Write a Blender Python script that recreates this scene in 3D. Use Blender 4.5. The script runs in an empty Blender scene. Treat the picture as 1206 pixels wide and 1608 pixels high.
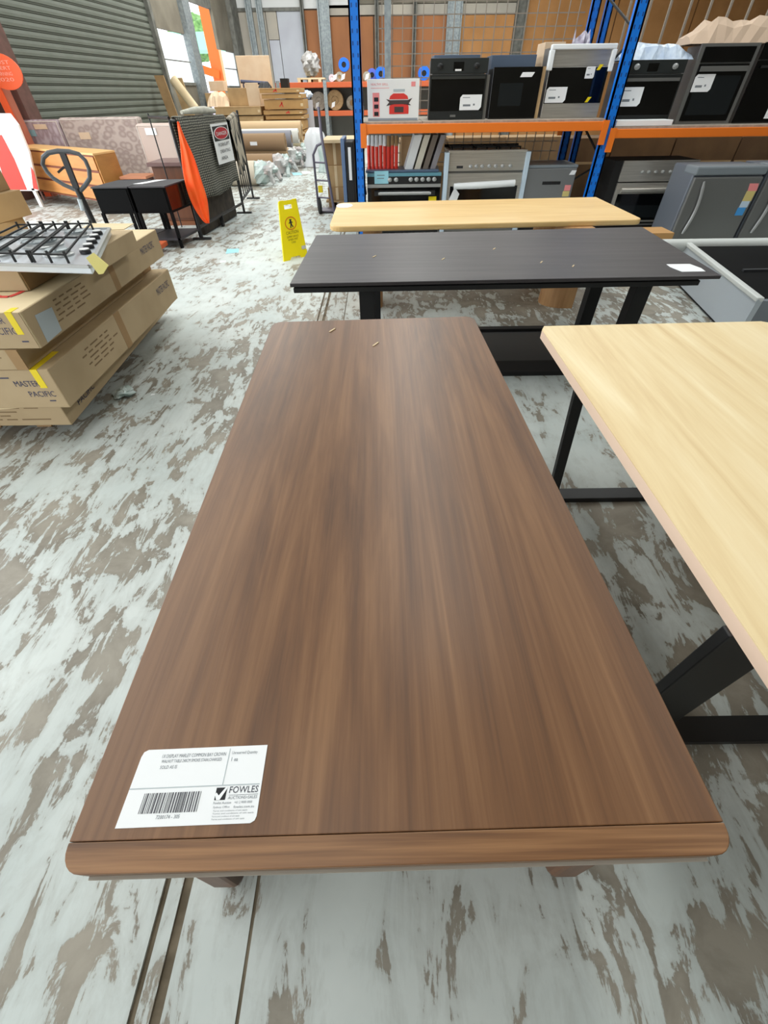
import bpy, math, random
from math import sin, cos, tan, pi, radians, sqrt
from mathutils import Vector, Matrix
random.seed(7)
sc = bpy.context.scene
C = sc.collection
# ------------------------------------------------------------------ camera
FPX, PITCH, ROLL, CAMH = 646.0, radians(45.5), radians(0.8), 1.6
fwd = Vector((0, cos(PITCH), -sin(PITCH)))
up0 = Vector((0, sin(PITCH), cos(PITCH)))
rt0 = Vector((1, 0, 0))
RT = rt0 * cos(ROLL) - up0 * sin(ROLL)
UP = rt0 * sin(ROLL) + up0 * cos(ROLL)
cam_d = bpy.data.cameras.new('camera')
cam = bpy.data.objects.new('camera', cam_d)
C.objects.link(cam)
cam_d.sensor_fit = 'VERTICAL'
cam_d.sensor_height = 24.0
cam_d.lens = FPX / 1608 * 24.0
cam_d.clip_start = 0.02
cam_d.clip_end = 300
m = Matrix((RT, UP, -fwd)).transposed().to_4x4()
m.translation = Vector((0, 0, CAMH))
cam.matrix_world = m
sc.camera = cam
# ------------------------------------------------------------------ light
sc.view_settings.view_transform = 'Standard'
sc.view_settings.look = 'None'
sc.view_settings.gamma = 1
sc.view_settings.use_curve_mapping = False
sc.view_settings.exposure = -0.06
w = bpy.data.worlds.new('sky')
sc.world = w
w.use_nodes = True
w.node_tree.nodes['Background'].inputs[0].default_value = (0.93, 0.97, 1.0, 1)
w.node_tree.nodes['Background'].inputs[1].default_value = 3.2


def area(name, loc, sx, sy, power, rot=(0, 0, 0), col=(1, 1, 1)):
    l = bpy.data.lights.new(name, 'AREA')
    l.shape = 'RECTANGLE'
    l.size, l.size_y = sx, sy
    l.energy = power
    l.color = col
    o = bpy.data.objects.new(name, l)
    o.location = loc
    o.rotation_euler = rot
    C.objects.link(o)
    return o


# roof skylight strips; the last, crosswise one is added fill for the back
for sx_, sy_, wd, ln, pw in ((0.9, 10.5, 1.1, 15, 430), (-4.6, 12.0, 1.1, 24, 820), (6.2, 11.0, 1.1, 22, 600), (-0.9, -1.2, 1.1, 5.5, 85), (0, 22.5, 13, 1.2, 900)):
    area('skylight_and_fill_lamp', (sx_, sy_, 6.85), wd, ln, pw, (0, 0, 0), (0.98, 1.0, 0.97))
# the open goods door in the left side lets daylight in
area('doorway_daylight', (-9.6, 5.5, 2.5), 5.0, 9.0, 310, (0, radians(-82), 0), (0.95, 0.98, 1.0))

# unseen fill light added behind the camera to brighten faces turned towards it
area('rear_fill_light', (-6.2, -4.1, 2.6), 5.6, 4.6, 170, (radians(86), 0, 0), (0.97, 0.99, 1.0))


def ray(x, y):
    return fwd * FPX + RT * (x - 603) + UP * (804 - y)


O0 = Vector((0, 0, CAMH))


def PZ(x, y, z):
    d = ray(x, y)
    return O0 + d * ((z - CAMH) / d.z)


def PY(x, y, Y):
    d = ray(x, y)
    return O0 + d * (Y / d.y)


def PX(x, y, X):
    d = ray(x, y)
    return O0 + d * (X / d.x)


def WL(x, y):                      # a point on the left wall
    d = ray(x, y)
    return O0 + d * (-9 / (d.x - .095 * d.y))


# ------------------------------------------------------------------ materials
def lin(c):
    r = []
    for v in c:
        v = v / 255
        r.append(v / 12.92 if v <= .04045 else ((v + .055) / 1.055) ** 2.4)
    return (r[0], r[1], r[2], 1)


MATS = {}


def mat(name, c, rough=.6, metal=0.0, c2=None, scale=6, stretch=(1, 1, 1), bump=0.0, spec=.5, lo=.35, hi=.65,
        emit=0, alpha=1, trans=0, detail=4, coat=0):
    if name in MATS:
        return MATS[name]
    m = bpy.data.materials.new(name)
    m.use_nodes = True
    nt = m.node_tree
    b = nt.nodes['Principled BSDF']
    b.inputs['Base Color'].default_value = lin(c)
    b.inputs['Roughness'].default_value = rough
    b.inputs['Metallic'].default_value = metal
    b.inputs['Specular IOR Level'].default_value = spec
    b.inputs['Alpha'].default_value = alpha
    b.inputs['Transmission Weight'].default_value = trans
    b.inputs['Coat Weight'].default_value = coat
    if emit:
        b.inputs['Emission Color'].default_value = lin(c)
        b.inputs['Emission Strength'].default_value = emit
    if c2 is not None or bump:
        tc = nt.nodes.new('ShaderNodeTexCoord')
        mp = nt.nodes.new('ShaderNodeMapping')
        mp.inputs['Scale'].default_value = stretch
        n = nt.nodes.new('ShaderNodeTexNoise')
        n.inputs['Scale'].default_value = scale
        n.inputs['Detail'].default_value = detail
        nt.links.new(tc.outputs['Object'], mp.inputs[0])
        nt.links.new(mp.outputs[0], n.inputs['Vector'])
        if c2 is not None:
            r = nt.nodes.new('ShaderNodeValToRGB')
            r.color_ramp.elements[0].position = lo
            r.color_ramp.elements[1].position = hi
            r.color_ramp.elements[0].color = lin(c)
            r.color_ramp.elements[1].color = lin(c2)
            nt.links.new(n.outputs['Fac'], r.inputs[0])
            nt.links.new(r.outputs[0], b.inputs['Base Color'])
        if bump:
            bp = nt.nodes.new('ShaderNodeBump')
            bp.inputs['Strength'].default_value = bump
            bp.inputs['Distance'].default_value = .02
            nt.links.new(n.outputs['Fac'], bp.inputs['Height'])
            nt.links.new(bp.outputs[0], b.inputs['Normal'])
    MATS[name] = m
    return m


def N(nt, t, **kw):
    n = nt.nodes.new(t)
    for k, v in kw.items():
        if k in n.inputs.keys():
            n.inputs[k].default_value = v
        else:
            setattr(n, k, v)
    return n


def ramp(nt, src, stops):
    r = nt.nodes.new('ShaderNodeValToRGB')
    el = r.color_ramp.elements
    while len(el) < len(stops):
        el.new(.5)
    for e, (p, c) in zip(el, stops):
        e.position = p
        e.color = c
    nt.links.new(src, r.inputs[0])
    return r


def math_n(nt, op, a, b=None, clamp=False):
    n = nt.nodes.new('ShaderNodeMath')
    n.operation = op
    n.use_clamp = clamp
    for i, v in enumerate((a, b)):
        if v is None:
            continue
        if isinstance(v, (int, float)):
            n.inputs[i].default_value = v
        else:
            nt.links.new(v, n.inputs[i])
    return n.outputs[0]


def wood(name, dark, mid, light, axis='Y', rough=.38, bands=7.0, fine=60.0, seed=0.0, spec=.5, contrast=1.0):
    """timber veneer with grain along one axis"""
    m = bpy.data.materials.new(name)
    m.use_nodes = True
    nt = m.node_tree
    b = nt.nodes['Principled BSDF']
    tc = N(nt, 'ShaderNodeTexCoord')

    def noise(sx, sl, detail, dist):
        mp = N(nt, 'ShaderNodeMapping')
        mp.inputs['Location'].default_value = (seed, seed * .7, seed)
        mp.inputs['Scale'].default_value = (sx, sl, sx) if axis == 'Y' else (sl, sx, sx)
        nt.links.new(tc.outputs['Object'], mp.inputs[0])
        n = N(nt, 'ShaderNodeTexNoise', Scale=1.0, Detail=detail, Distortion=dist)
        n.inputs['Roughness'].default_value = .6
        nt.links.new(mp.outputs[0], n.inputs['Vector'])
        return n.outputs['Fac']
    big = noise(bands, .55, 5, 1.2)
    sm = noise(fine, 1.6, 5, .4)
    ex = noise(bands * 2.6, .9, 4, .6)
    v = math_n(nt, 'ADD', math_n(nt, 'MULTIPLY', big, .55), math_n(nt, 'MULTIPLY', ex, .25))
    v = math_n(nt, 'ADD', v, math_n(nt, 'MULTIPLY', sm, .2))
    k = .13 / contrast
    r = ramp(nt, v, [(.5 - k * 1.1, lin(dark)), (.5, lin(mid)), (.5 + k * 1.1, lin(light))])
    nt.links.new(r.outputs[0], b.inputs['Base Color'])
    b.inputs['Roughness'].default_value = rough
    b.inputs['Specular IOR Level'].default_value = spec
    bp = N(nt, 'ShaderNodeBump')
    bp.inputs['Strength'].default_value = .06
    bp.inputs['Distance'].default_value = .004
    nt.links.new(sm, bp.inputs['Height'])
    nt.links.new(bp.outputs[0], b.inputs['Normal'])
    MATS[name] = m
    return m


def floor_mat():
    """pale floor paint worn through to grey brown concrete"""
    m = bpy.data.materials.new('worn_painted_concrete')
    m.use_nodes = True
    nt = m.node_tree
    b = nt.nodes['Principled BSDF']
    tc = N(nt, 'ShaderNodeTexCoord')
    sep = N(nt, 'ShaderNodeSeparateXYZ')
    nt.links.new(tc.outputs['Object'], sep.inputs[0])

    def noise(scale, sc3, rot, detail, rough, dist=0.0, loc=(0, 0, 0)):
        mp = N(nt, 'ShaderNodeMapping')
        mp.inputs['Scale'].default_value = sc3
        mp.inputs['Rotation'].default_value = (0, 0, rot)
        mp.inputs['Location'].default_value = loc
        nt.links.new(tc.outputs['Object'], mp.inputs[0])
        n = N(nt, 'ShaderNodeTexNoise', Scale=scale, Detail=detail, Distortion=dist)
        n.inputs['Roughness'].default_value = rough
        nt.links.new(mp.outputs[0], n.inputs['Vector'])
        return n.outputs['Fac']
    blob = noise(4.2, (1, 1, 1), 0, 9, .62, .5, (3.1, 7.7, 0))
    streak = noise(4.2, (2.6, .8, 1), radians(-22), 9, .66, .9, (1.2, 4.4, 0))
    area_ = noise(.55, (1, .8, 1), 0, 3, .5, .0, (5.2, 1.3, 0))
    # wear is heavier in the aisle on the left
    gx = math_n(nt, 'MULTIPLY', math_n(nt, 'SUBTRACT', -0.75, sep.outputs['X']), 1.1, True)
    left = math_n(nt, 'MULTIPLY', gx, .04)
    v = math_n(nt, 'ADD', math_n(nt, 'MULTIPLY', blob, .47), math_n(nt, 'MULTIPLY', streak, .53))
    v = math_n(nt, 'ADD', v, math_n(nt, 'MULTIPLY', math_n(nt, 'SUBTRACT', area_, .5), .36))
    fine = noise(9.0, (2.4, .5, 1), radians(-34), 6, .7, 1.2, (2.2, 9.1, 0))
    v = math_n(nt, 'ADD', v, math_n(nt, 'MULTIPLY', math_n(nt, 'SUBTRACT', fine, .5), .16))
    v = math_n(nt, 'ADD', v, left)
    far = math_n(nt, 'MULTIPLY', math_n(nt, 'SUBTRACT', sep.outputs['Y'], 4.6), .3, True)
    v = math_n(nt, 'SUBTRACT', v, math_n(nt, 'MULTIPLY', far, .115))
    worn = ramp(nt, v, [(.548, (0, 0, 0, 1)), (.568, (1, 1, 1, 1))])
    halo = ramp(nt, v, [(.46, (0, 0, 0, 1)), (.54, (1, 1, 1, 1))])
    tone = noise(1.3, (1, 1, 1), 0, 6, .6)
    paint = ramp(nt, tone, [(.3, lin((186, 195, 193))), (.7, lin((207, 213, 210)))])
    conc = ramp(nt, blob, [(.4, lin((122, 116, 105))), (.68, lin((156, 150, 138)))])
    # the paint gives way to bare smooth concrete farther down the aisle
    mxf = N(nt, 'ShaderNodeMix', data_type='RGBA')
    nt.links.new(math_n(nt, 'MULTIPLY', far, .8), mxf.inputs[0])
    nt.links.new(paint.outputs[0], mxf.inputs[6])
    mxf.inputs[7].default_value = lin((166, 169, 165))
    mx0 = N(nt, 'ShaderNodeMix', data_type='RGBA')
    nt.links.new(math_n(nt, 'MULTIPLY', halo.outputs[0], .28), mx0.inputs[0])
    nt.links.new(mxf.outputs[2], mx0.inputs[6])
    mx0.inputs[7].default_value = lin((158, 160, 154))
    mx = N(nt, 'ShaderNodeMix', data_type='RGBA')
    nt.links.new(worn.outputs[0], mx.inputs[0])
    nt.links.new(mx0.outputs[2], mx.inputs[6])
    nt.links.new(conc.outputs[0], mx.inputs[7])
    nt.links.new(mx.outputs[2], b.inputs['Base Color'])
    b.inputs['Roughness'].default_value = .5
    b.inputs['Specular IOR Level'].default_value = .35
    bp = N(nt, 'ShaderNodeBump')
    bp.invert = True
    bp.inputs['Strength'].default_value = .25
    bp.inputs['Distance'].default_value = .003
    nt.links.new(worn.outputs[0], bp.inputs['Height'])
    nt.links.new(bp.outputs[0], b.inputs['Normal'])
    return m


def pattern_mat(name, kind, c1, c2, s=(8, 8, 8), rough=.9):
    m = bpy.data.materials.new(name)
    m.use_nodes = True
    nt = m.node_tree
    b = nt.nodes['Principled BSDF']
    b.inputs['Roughness'].default_value = rough
    tc = N(nt, 'ShaderNodeTexCoord')
    mp = N(nt, 'ShaderNodeMapping')
    mp.inputs['Scale'].default_value = s
    nt.links.new(tc.outputs['Object'], mp.inputs[0])
    if kind == 'voronoi':
        n = N(nt, 'ShaderNodeTexVoronoi', Scale=1.0)
        nt.links.new(mp.outputs[0], n.inputs['Vector'])
        r = ramp(nt, n.outputs['Distance'], [(.15, lin(c1)), (.5, lin(c2)), (.75, lin(c1))])
    elif kind == 'weave':
        w1 = N(nt, 'ShaderNodeTexWave', Scale=1.0, Distortion=2.2)
        w1.bands_direction = 'Z'
        w2 = N(nt, 'ShaderNodeTexWave', Scale=.7, Distortion=2.8)
        w2.bands_direction = 'Y'
        for q in (w1, w2):
            nt.links.new(mp.outputs[0], q.inputs['Vector'])
        v = math_n(nt, 'MULTIPLY', w1.outputs['Fac'], w2.outputs['Fac'])
        r = ramp(nt, v, [(.1, lin(c1)), (.6, lin(c2))])
    elif kind == 'zigzag':
        sp = N(nt, 'ShaderNodeSeparateXYZ')
        nt.links.new(mp.outputs[0], sp.inputs[0])
        tri = math_n(nt, 'PINGPONG', sp.outputs['Y'], .5)
        v = math_n(nt, 'FRACT', math_n(nt, 'ADD', sp.outputs['Z'], math_n(nt, 'MULTIPLY', tri, 2.2)))
        r = ramp(nt, v, [(.28, lin(c1)), (.36, lin(c2))])
    nt.links.new(r.outputs[0], b.inputs['Base Color'])
    MATS[name] = m
    return m


# ------------------------------------------------------------------ mesh helpers
class MB:
    def __init__(s):
        s.v = []
        s.f = []

    def add(s, vs, fs):
        k = len(s.v)
        s.v += [Vector(p) for p in vs]
        s.f += [tuple(i + k for i in f) for f in fs]
        return s

    def box(s, x0, x1, y0, y1, z0, z1):
        return s.hexa([(x0, y0), (x1, y0), (x1, y1), (x0, y1)], z0, z1)

    def hexa(s, quad, z0, z1):
        return s.prism(quad, z0, z1)

    def prism(s, poly, z0, z1):
        n = len(poly)
        vs = [(p[0], p[1], z0) for p in poly] + [(p[0], p[1], z1) for p in poly]
        fs = [tuple(range(n - 1, -1, -1)), tuple(range(n, 2 * n))]
        fs += [(i, (i + 1) % n, n + (i + 1) % n, n + i) for i in range(n)]
        return s.add(vs, fs)

    def slab(s, pts, d):
        """planar outline pts pushed along the vector d"""
        n = len(pts)
        d = Vector(d)
        vs = [Vector(p) for p in pts] + [Vector(p) + d for p in pts]
        fs = [tuple(range(n - 1, -1, -1)), tuple(range(n, 2 * n))]
        fs += [(i, (i + 1) % n, n + (i + 1) % n, n + i) for i in range(n)]
        return s.add(vs, fs)

    def bar(s, p, q, wx, wy, ref=(0, 0, 1)):
        p, q = Vector(p), Vector(q)
        d = (q - p).normalized()
        ref = Vector(ref)
        if abs(d.dot(ref)) > .95:
            ref = Vector((0, 1, 0))
        a = d.cross(ref).normalized() * wx / 2
        b = a.cross(d).normalized() * wy / 2
        vs = [p - a - b, p + a - b, p + a + b, p - a + b, q - a - b, q + a - b, q + a + b, q - a + b]
        return s.add(vs, [(3, 2, 1, 0), (4, 5, 6, 7), (0, 1, 5, 4), (1, 2, 6, 5), (2, 3, 7, 6), (3, 0, 4, 7)])

    def tube(s, pts, r, n=10, closed=False):
        pts = [Vector(p) for p in pts]
        k = len(pts)
        rs = r if isinstance(r, (list, tuple)) else [r] * k
        vs, fs = [], []
        prev = None
        for i, p in enumerate(pts):
            if closed:
                t = pts[(i + 1) % k] - pts[i - 1]
            else:
                t = pts[min(i + 1, k - 1)] - pts[max(i - 1, 0)]
            t.normalize()
            if prev is None:
                a = t.orthogonal().normalized()
            else:
                a = (prev - t * prev.dot(t)).normalized()
            prev = a
            b = t.cross(a)
            vs += [p + (a * cos(2 * pi * j / n) + b * sin(2 * pi * j / n)) * rs[i] for j in range(n)]
        for i in range(k if closed else k - 1):
            i2 = (i + 1) % k
            fs += [(i * n + j, i * n + (j + 1) % n, i2 * n + (j + 1) % n, i2 * n + j) for j in range(n)]
        if not closed:
            fs += [tuple(range(n - 1, -1, -1)), tuple(range((k - 1) * n, k * n))]
        return s.add(vs, fs)

    def lathe(s, o, ax, prof, n=20, sx=1.0):
        """prof: (radius, height along ax)"""
        o, ax = Vector(o), Vector(ax).normalized()
        a = ax.orthogonal().normalized()
        if abs(ax.y) > .9:
            a = Vector((1, 0, 0))
        elif abs(ax.z) > .9:
            a = Vector((1, 0, 0))
        b = ax.cross(a)
        vs = []
        for r, h in prof:
            for j in range(n):
                p = (a * cos(2 * pi * j / n) + b * sin(2 * pi * j / n)) * r
                p.x *= sx
                vs.append(o + ax * h + p)
        k = len(prof)
        fs = []
        for i in range(k - 1):
            fs += [(i * n + j, i * n + (j + 1) % n, (i + 1) * n + (j + 1) % n, (i + 1) * n + j) for j in range(n)]
        if prof[0][0] > 1e-5:
            fs.append(tuple(range(n - 1, -1, -1)))
        if prof[-1][0] > 1e-5:
            fs.append(tuple(range((k - 1) * n, k * n)))
        return s.add(vs, fs)

    def ring(s, o, ax, r0, r1, h, n=24, sx=1.0):
        o, ax = Vector(o), Vector(ax).normalized()
        a = Vector((1, 0, 0)) if abs(ax.x) < .9 else Vector((0, 1, 0))
        b = ax.cross(a)
        vs = []
        for r, hh in ((r1, 0), (r1, h), (r0, h), (r0, 0)):
            for j in range(n):
                p = (a * cos(2 * pi * j / n) + b * sin(2 * pi * j / n)) * r
                p.x *= sx
                vs.append(o + ax * hh + p)
        fs = []
        for i in range(4):
            i2 = (i + 1) % 4
            fs += [(i * n + j, i * n + (j + 1) % n, i2 * n + (j + 1) % n, i2 * n + j) for j in range(n)]
        return s.add(vs, fs)


OR = {}


def mesh(name, mb, mt, org, smooth=False, bevel=0.0):
    me = bpy.data.meshes.new(name)
    me.from_pydata([tuple(v - org) for v in mb.v], [], mb.f)
    import bmesh as _b
    bm = _b.new()
    bm.from_mesh(me)
    _b.ops.recalc_face_normals(bm, faces=bm.faces)
    bm.to_mesh(me)
    bm.free()
    me.materials.append(mt)
    if smooth:
        for p in me.polygons:
            p.use_smooth = True
        try:
            me.set_sharp_from_angle(angle=radians(40))
        except Exception:
            pass
    o = bpy.data.objects.new(name, me)
    C.objects.link(o)
    if bevel:
        b = o.modifiers.new('bevel', 'BEVEL')
        b.width = bevel
        b.segments = 2
        b.limit_method = 'ANGLE'
        b.angle_limit = radians(40)
    return o


def tag(o, label=None, cat=None, group=None, kind=None):
    for k, v in (('label', label), ('category', cat), ('group', group), ('kind', kind)):
        if v:
            o[k] = v
    return o


def thing(name, label, cat, loc, group=None, kind=None):
    o = bpy.data.objects.new(name, None)
    o.empty_display_size = .1
    o.location = loc
    C.objects.link(o)
    OR[o.name] = Vector(loc)
    return tag(o, label, cat, group, kind)


def part(par, name, mb, mt, smooth=False, bevel=0.0, label=None, kind=None):
    org = OR[par.name]
    o = mesh(name, mb, mt, org, smooth, bevel)
    o.parent = par
    OR[o.name] = org
    return tag(o, label, None, None, kind)


def solo(name, mb, mt, label=None, cat=None, group=None, kind=None, smooth=False, bevel=0.0):
    xs = [v.x for v in mb.v]
    ys = [v.y for v in mb.v]
    zs = [v.z for v in mb.v]
    org = Vector(((min(xs) + max(xs)) / 2, (min(ys) + max(ys)) / 2, min(zs)))
    o = mesh(name, mb, mt, org, smooth, bevel)
    o.location = org
    OR[o.name] = org
    return tag(o, label, cat, group, kind)


def struct(name, mb, mt, **k):
    return solo(name, mb, mt, None, None, None, 'structure', **k)


def text(par, name, body, pos, right, upv, width, height, mt, slant=0.0):
    """flat lettering fitted to width x height"""
    cu = bpy.data.curves.new(name, 'FONT')
    cu.body = body
    cu.resolution_u = 2
    tmp = bpy.data.objects.new('tmp_text', cu)
    C.objects.link(tmp)
    dg = bpy.context.evaluated_depsgraph_get()
    me = bpy.data.meshes.new_from_object(tmp.evaluated_get(dg))
    bpy.data.objects.remove(tmp)
    bpy.data.curves.remove(cu)
    xs = [v.co.x for v in me.vertices]
    ys = [v.co.y for v in me.vertices]
    x0, x1, y0, y1 = min(xs), max(xs), min(ys), max(ys)
    right, upv, pos = Vector(right).normalized(), Vector(upv).normalized(), Vector(pos)
    org = OR[par.name]
    for v in me.vertices:
        a = (v.co.x - x0) / (x1 - x0) * width
        b = (v.co.y - y0) / max(1e-6, (y1 - y0)) * height
        v.co = pos - org + right * (a + slant * b) + upv * b
    me.name = name
    me.materials.clear()
    me.materials.append(mt)
    o = bpy.data.objects.new(name, me)
    C.objects.link(o)
    o.parent = par
    OR[o.name] = org
    return o


def rrect(x0, x1, y0, y1, r, n=6, rs=None):
    rs = rs or (r, r, r, r)
    out = []
    for (cx, cy, a0), q in zip(((x1, y0, -90), (x1, y1, 0), (x0, y1, 90), (x0, y0, 180)), rs):
        ox = cx - q if cx == x1 else cx + q
        oy = cy - q if cy == y1 else cy + q
        for i in range(n + 1):
            a = radians(a0 + 90 * i / n)
            out.append((ox + q * cos(a), oy + q * sin(a)))
    return out


# palette
M_white = mat('white_plastic', (232, 233, 232), .45)
M_paper = mat('paper', (236, 238, 240), .7)
M_ink = mat('ink', (34, 34, 38), .8)
M_greyink = mat('grey_ink', (120, 126, 132), .8)
M_card = mat('cardboard', (172, 142, 102), .85, c2=(190, 160, 118), scale=3)
M_cardd = mat('cardboard_dark', (150, 120, 82), .85, c2=(168, 136, 96), scale=3)
M_cardl = mat('cardboard_light', (208, 186, 148), .85, c2=(220, 199, 164), scale=3)
M_cardp = mat('board_pinkish', (222, 198, 170), .85, c2=(214, 186, 156), scale=3)
M_black = mat('black_steel', (22, 23, 25), .45)
M_blackm = mat('black_matt', (16, 16, 17), .7)
M_glass = mat('black_glass', (7, 8, 9), .08, spec=.6)
M_glass2 = mat('dark_window_glass', (26, 30, 32), .12)
M_steel = mat('stainless_steel', (200, 196, 188), .34, .65, c2=(182, 178, 170), scale=40, stretch=(.05, 1, 2))
M_steelp = mat('satin_silver', (176, 178, 178), .4, .6)
M_steeld = mat('dark_stainless', (132, 132, 130), .38, .6)
M_zinc = mat('galvanised_steel', (160, 168, 170), .5, .5, c2=(134, 142, 146), scale=14)
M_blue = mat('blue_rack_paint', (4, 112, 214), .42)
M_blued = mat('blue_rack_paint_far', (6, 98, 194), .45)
M_orange = mat('orange_beam_paint', (232, 118, 30), .45)
M_orange2 = mat('rust_orange_beam_paint', (196, 92, 50), .55)
M_deck = mat('chipboard_deck', (172, 160, 146), .8, c2=(150, 140, 128), scale=20)
M_foam = mat('white_foam', (232, 236, 238), .75)
M_yellow = mat('yellow_plastic', (246, 226, 8), .4)
M_ytape = mat('yellow_tape', (240, 214, 20), .4)
M_red = mat('red_print', (214, 52, 44), .6)
M_pink = mat('pink_print', (232, 140, 140), .6)
M_film = mat('clear_plastic_film', (214, 218, 224), .25, alpha=.75)
M_wrap = mat('milky_plastic_wrap', (206, 216, 214), .35, c2=(176, 196, 192), scale=9, bump=.6)
M_rubber = mat('black_rubber', (26, 26, 28), .7)
M_ltblue = mat('light_blue_paper', (158, 216, 232), .7)
W_walnut = wood('walnut_veneer', (74, 48, 30), (110, 75, 47), (137, 99, 66), 'Y', .38, 9, 95, 3.0, .5, .85)
W_walnutx = wood('walnut_cross_grain', (70, 45, 27), (116, 79, 48), (148, 107, 70), 'X', .4, 26, 90, 5.0, .5, 1.3)
W_walnutz = mat('walnut_leg', (96, 66, 48), .45, c2=(118, 84, 62), scale=4, stretch=(6, 6, .6))
W_oak = wood('pale_oak_veneer', (220, 190, 140), (234, 210, 163), (244, 225, 184), 'Y', .42, 6, 50, 9.0, .4)
W_oakx = wood('oak_veneer_cross', (212, 174, 112), (226, 190, 130), (236, 204, 148), 'X', .42, 6, 50, 2.0, .4)
W_dark = wood('black_stained_oak', (44, 40, 42), (58, 54, 56), (72, 67, 68), 'X', .42, 9, 60, 4.0, .45)
M_oakedge = mat('pink_beige_edge_band', (236, 207, 184), .5)

# ------------------------------------------------------------------ room shell
M_floor = floor_mat()
M_groove = mat('dirty_joint', (92, 82, 66), .9, c2=(126, 114, 96), scale=12)
fl = struct('floor', MB().box(-13, 22, -5, 30, -.2, -.0085), M_groove)
for a, b, z in ((-13, -.652, 0), (-.636, -.598, -.003), (-.572, -.386, -.006), (-.375, 22, 0)):
    part(fl, 'slab', MB().box(a, b, -5, 30, -.1, z), M_floor)
# share one texture space over the slabs
M_wallgrey = mat('grey_wall_sheet', (128, 122, 108), .85, c2=(108, 102, 90), scale=1.6)
M_wallbeige = mat('beige_wall_sheet', (190, 182, 168), .85, c2=(172, 166, 156), scale=.9)
M_walllilac = mat('pale_blue_wall_sheet', (194, 198, 206), .8, c2=(182, 184, 194), scale=.9)
M_wallwhite = mat('white_wall_sheet', (222, 224, 224), .8)
M_brown = mat('brown_hardboard', (150, 98, 62), .75, c2=(170, 112, 70), scale=1.1, stretch=(1, 1, .4))
M_browno = mat('ochre_hardboard', (176, 124, 72), .75, c2=(192, 138, 84), scale=1.1)
M_dkcol = mat('grimy_steel_column', (92, 92, 86), .65, c2=(122, 122, 116), scale=5)
M_corr = mat('translucent_sheet', (226, 232, 236), .5)
YB = 28.4
wb = struct('wall_back', MB().box(-7, 22, YB + .1, YB + .3, 0, 7), M_wallgrey)
# cladding sheets of the back wall (x range, z range)
bx = lambda px, y=60: PY(px, y, YB).x
zz = lambda y, px=450: PY(px, y, YB).z
ztop, zband = zz(14), zz(24, 520)
for a, b, z0, z1, mt in (
        (-6.35, bx(420, 50), 0, ztop - .05, M_wallbeige), (bx(421, 50), bx(437, 50), zz(62), ztop - .05, M_wallbeige),
        (bx(421, 50), bx(437, 50), 0, zz(63), M_walllilac), (bx(438, 50), bx(477, 50), 0, ztop - .05, M_walllilac),
        (bx(480, 50), bx(503, 50), 0, ztop - .05, M_brown), (bx(505, 50), bx(586, 50), 0, zband - .05, M_brown),
        (bx(588, 50), bx(650, 50), 0, zband - .05, M_brown), (bx(652, 50), bx(705, 50), 0, zband - .05, M_brown),
        (bx(707, 50), bx(815, 50), 0, zband - .05, M_browno), (bx(817, 50), bx(960, 50), 0, 5.4, M_browno),
        (bx(962, 50), bx(1080, 50), 0, 5.4, M_browno), (bx(1082, 50), 22, 0, 5.4, M_browno),
        (-6.35, bx(477, 50), ztop, 7, M_wallwhite), (bx(480, 50), bx(562, 50), ztop, 7, M_wallwhite),
        (bx(505, 50), bx(815, 50), zband, zband + .28, M_wallbeige), (bx(563, 50), bx(815, 50), zband + .3, 7, M_wallgrey)):
    part(wb, 'panel', MB().box(a, b, YB, YB + .1, z0, z1), mt)
part(wb, 'girt', MB().box(-6.35, bx(477, 50), YB - .06, YB, ztop - .06, ztop + .04), M_dkcol)


def steel_post(n, px, y, wpx, Y, mt, z1=7.0):
    p = PY(px, y, Y)
    hw = wpx * Y / 1300
    t = struct('trim_%d' % n, MB().box(p.x - hw, p.x + hw, Y - .02, Y + .02, 0, z1), mt)
    part(t, 'flange', MB().box(p.x - hw, p.x - hw + .05, Y - .14, Y - .02, 0, z1), mt)
    part(t, 'flange', MB().box(p.x + hw - .05, p.x + hw, Y - .14, Y - .02, 0, z1), mt)


for n, (px, wpx, mt) in enumerate(((398, 6, M_zinc), (414, 6, M_zinc), (478.5, 3.5, M_dkcol), (511, 12, M_zinc),
                                   (592, 4, M_dkcol), (650, 4, M_dkcol), (711, 15, M_zinc), (812, 11, M_dkcol)), 1):
    steel_post(n, px, 60, wpx, YB - .06, mt)

# left wall: pieces given by (Y range, z range) along x = -9 + .095 Y


def wl(y0, y1, z0, z1, dx=0.0, th=.12):
    f = lambda y: -9 + .095 * y + dx
    return MB().prism([(f(y0) - th, y0), (f(y0), y0), (f(y1), y1), (f(y1) - th, y1)], z0, z1)


M_jamb = mat('red_brown_door_jamb', (112, 78, 70), .6, c2=(92, 66, 58), scale=6)
wlft = struct('wall_left', wl(20.15, 22.6, 3.15, 7), M_wallgrey)
part(wlft, 'panel', wl(20.15, 22.6, 0, 1.9), M_wallgrey)
part(wlft, 'panel', wl(25.75, 28.3, 2.95, 7), M_wallgrey)
part(wlft, 'panel', wl(22.95, 25.7, 4.0, 7), M_dkcol)
part(wlft, 'panel', wl(25.75, 28.3, 0, 1.85), M_wallgrey)
part(wlft, 'panel', wl(12.2, 20.15, 5.0, 7), M_wallgrey)
part(wlft, 'panel', wl(10.6, 12.2, 0, 7), M_jamb)
part(wlft, 'panel', wl(10.6, 20.1, 5.0, 7), M_wallgrey)
part(wlft, 'panel', wl(-4, 10.6, 5.2, 7), M_wallgrey)
part(wlft, 'panel', wl(-4, .5, 0, 5.2), M_wallgrey)
struct('trim_20', wl(22.45, 23.05, 0, 7, .18, .3), M_zinc)
struct('trim_21', wl(27.5, 28.35, 1.9, 7, .2, .3), M_dkcol)
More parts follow.
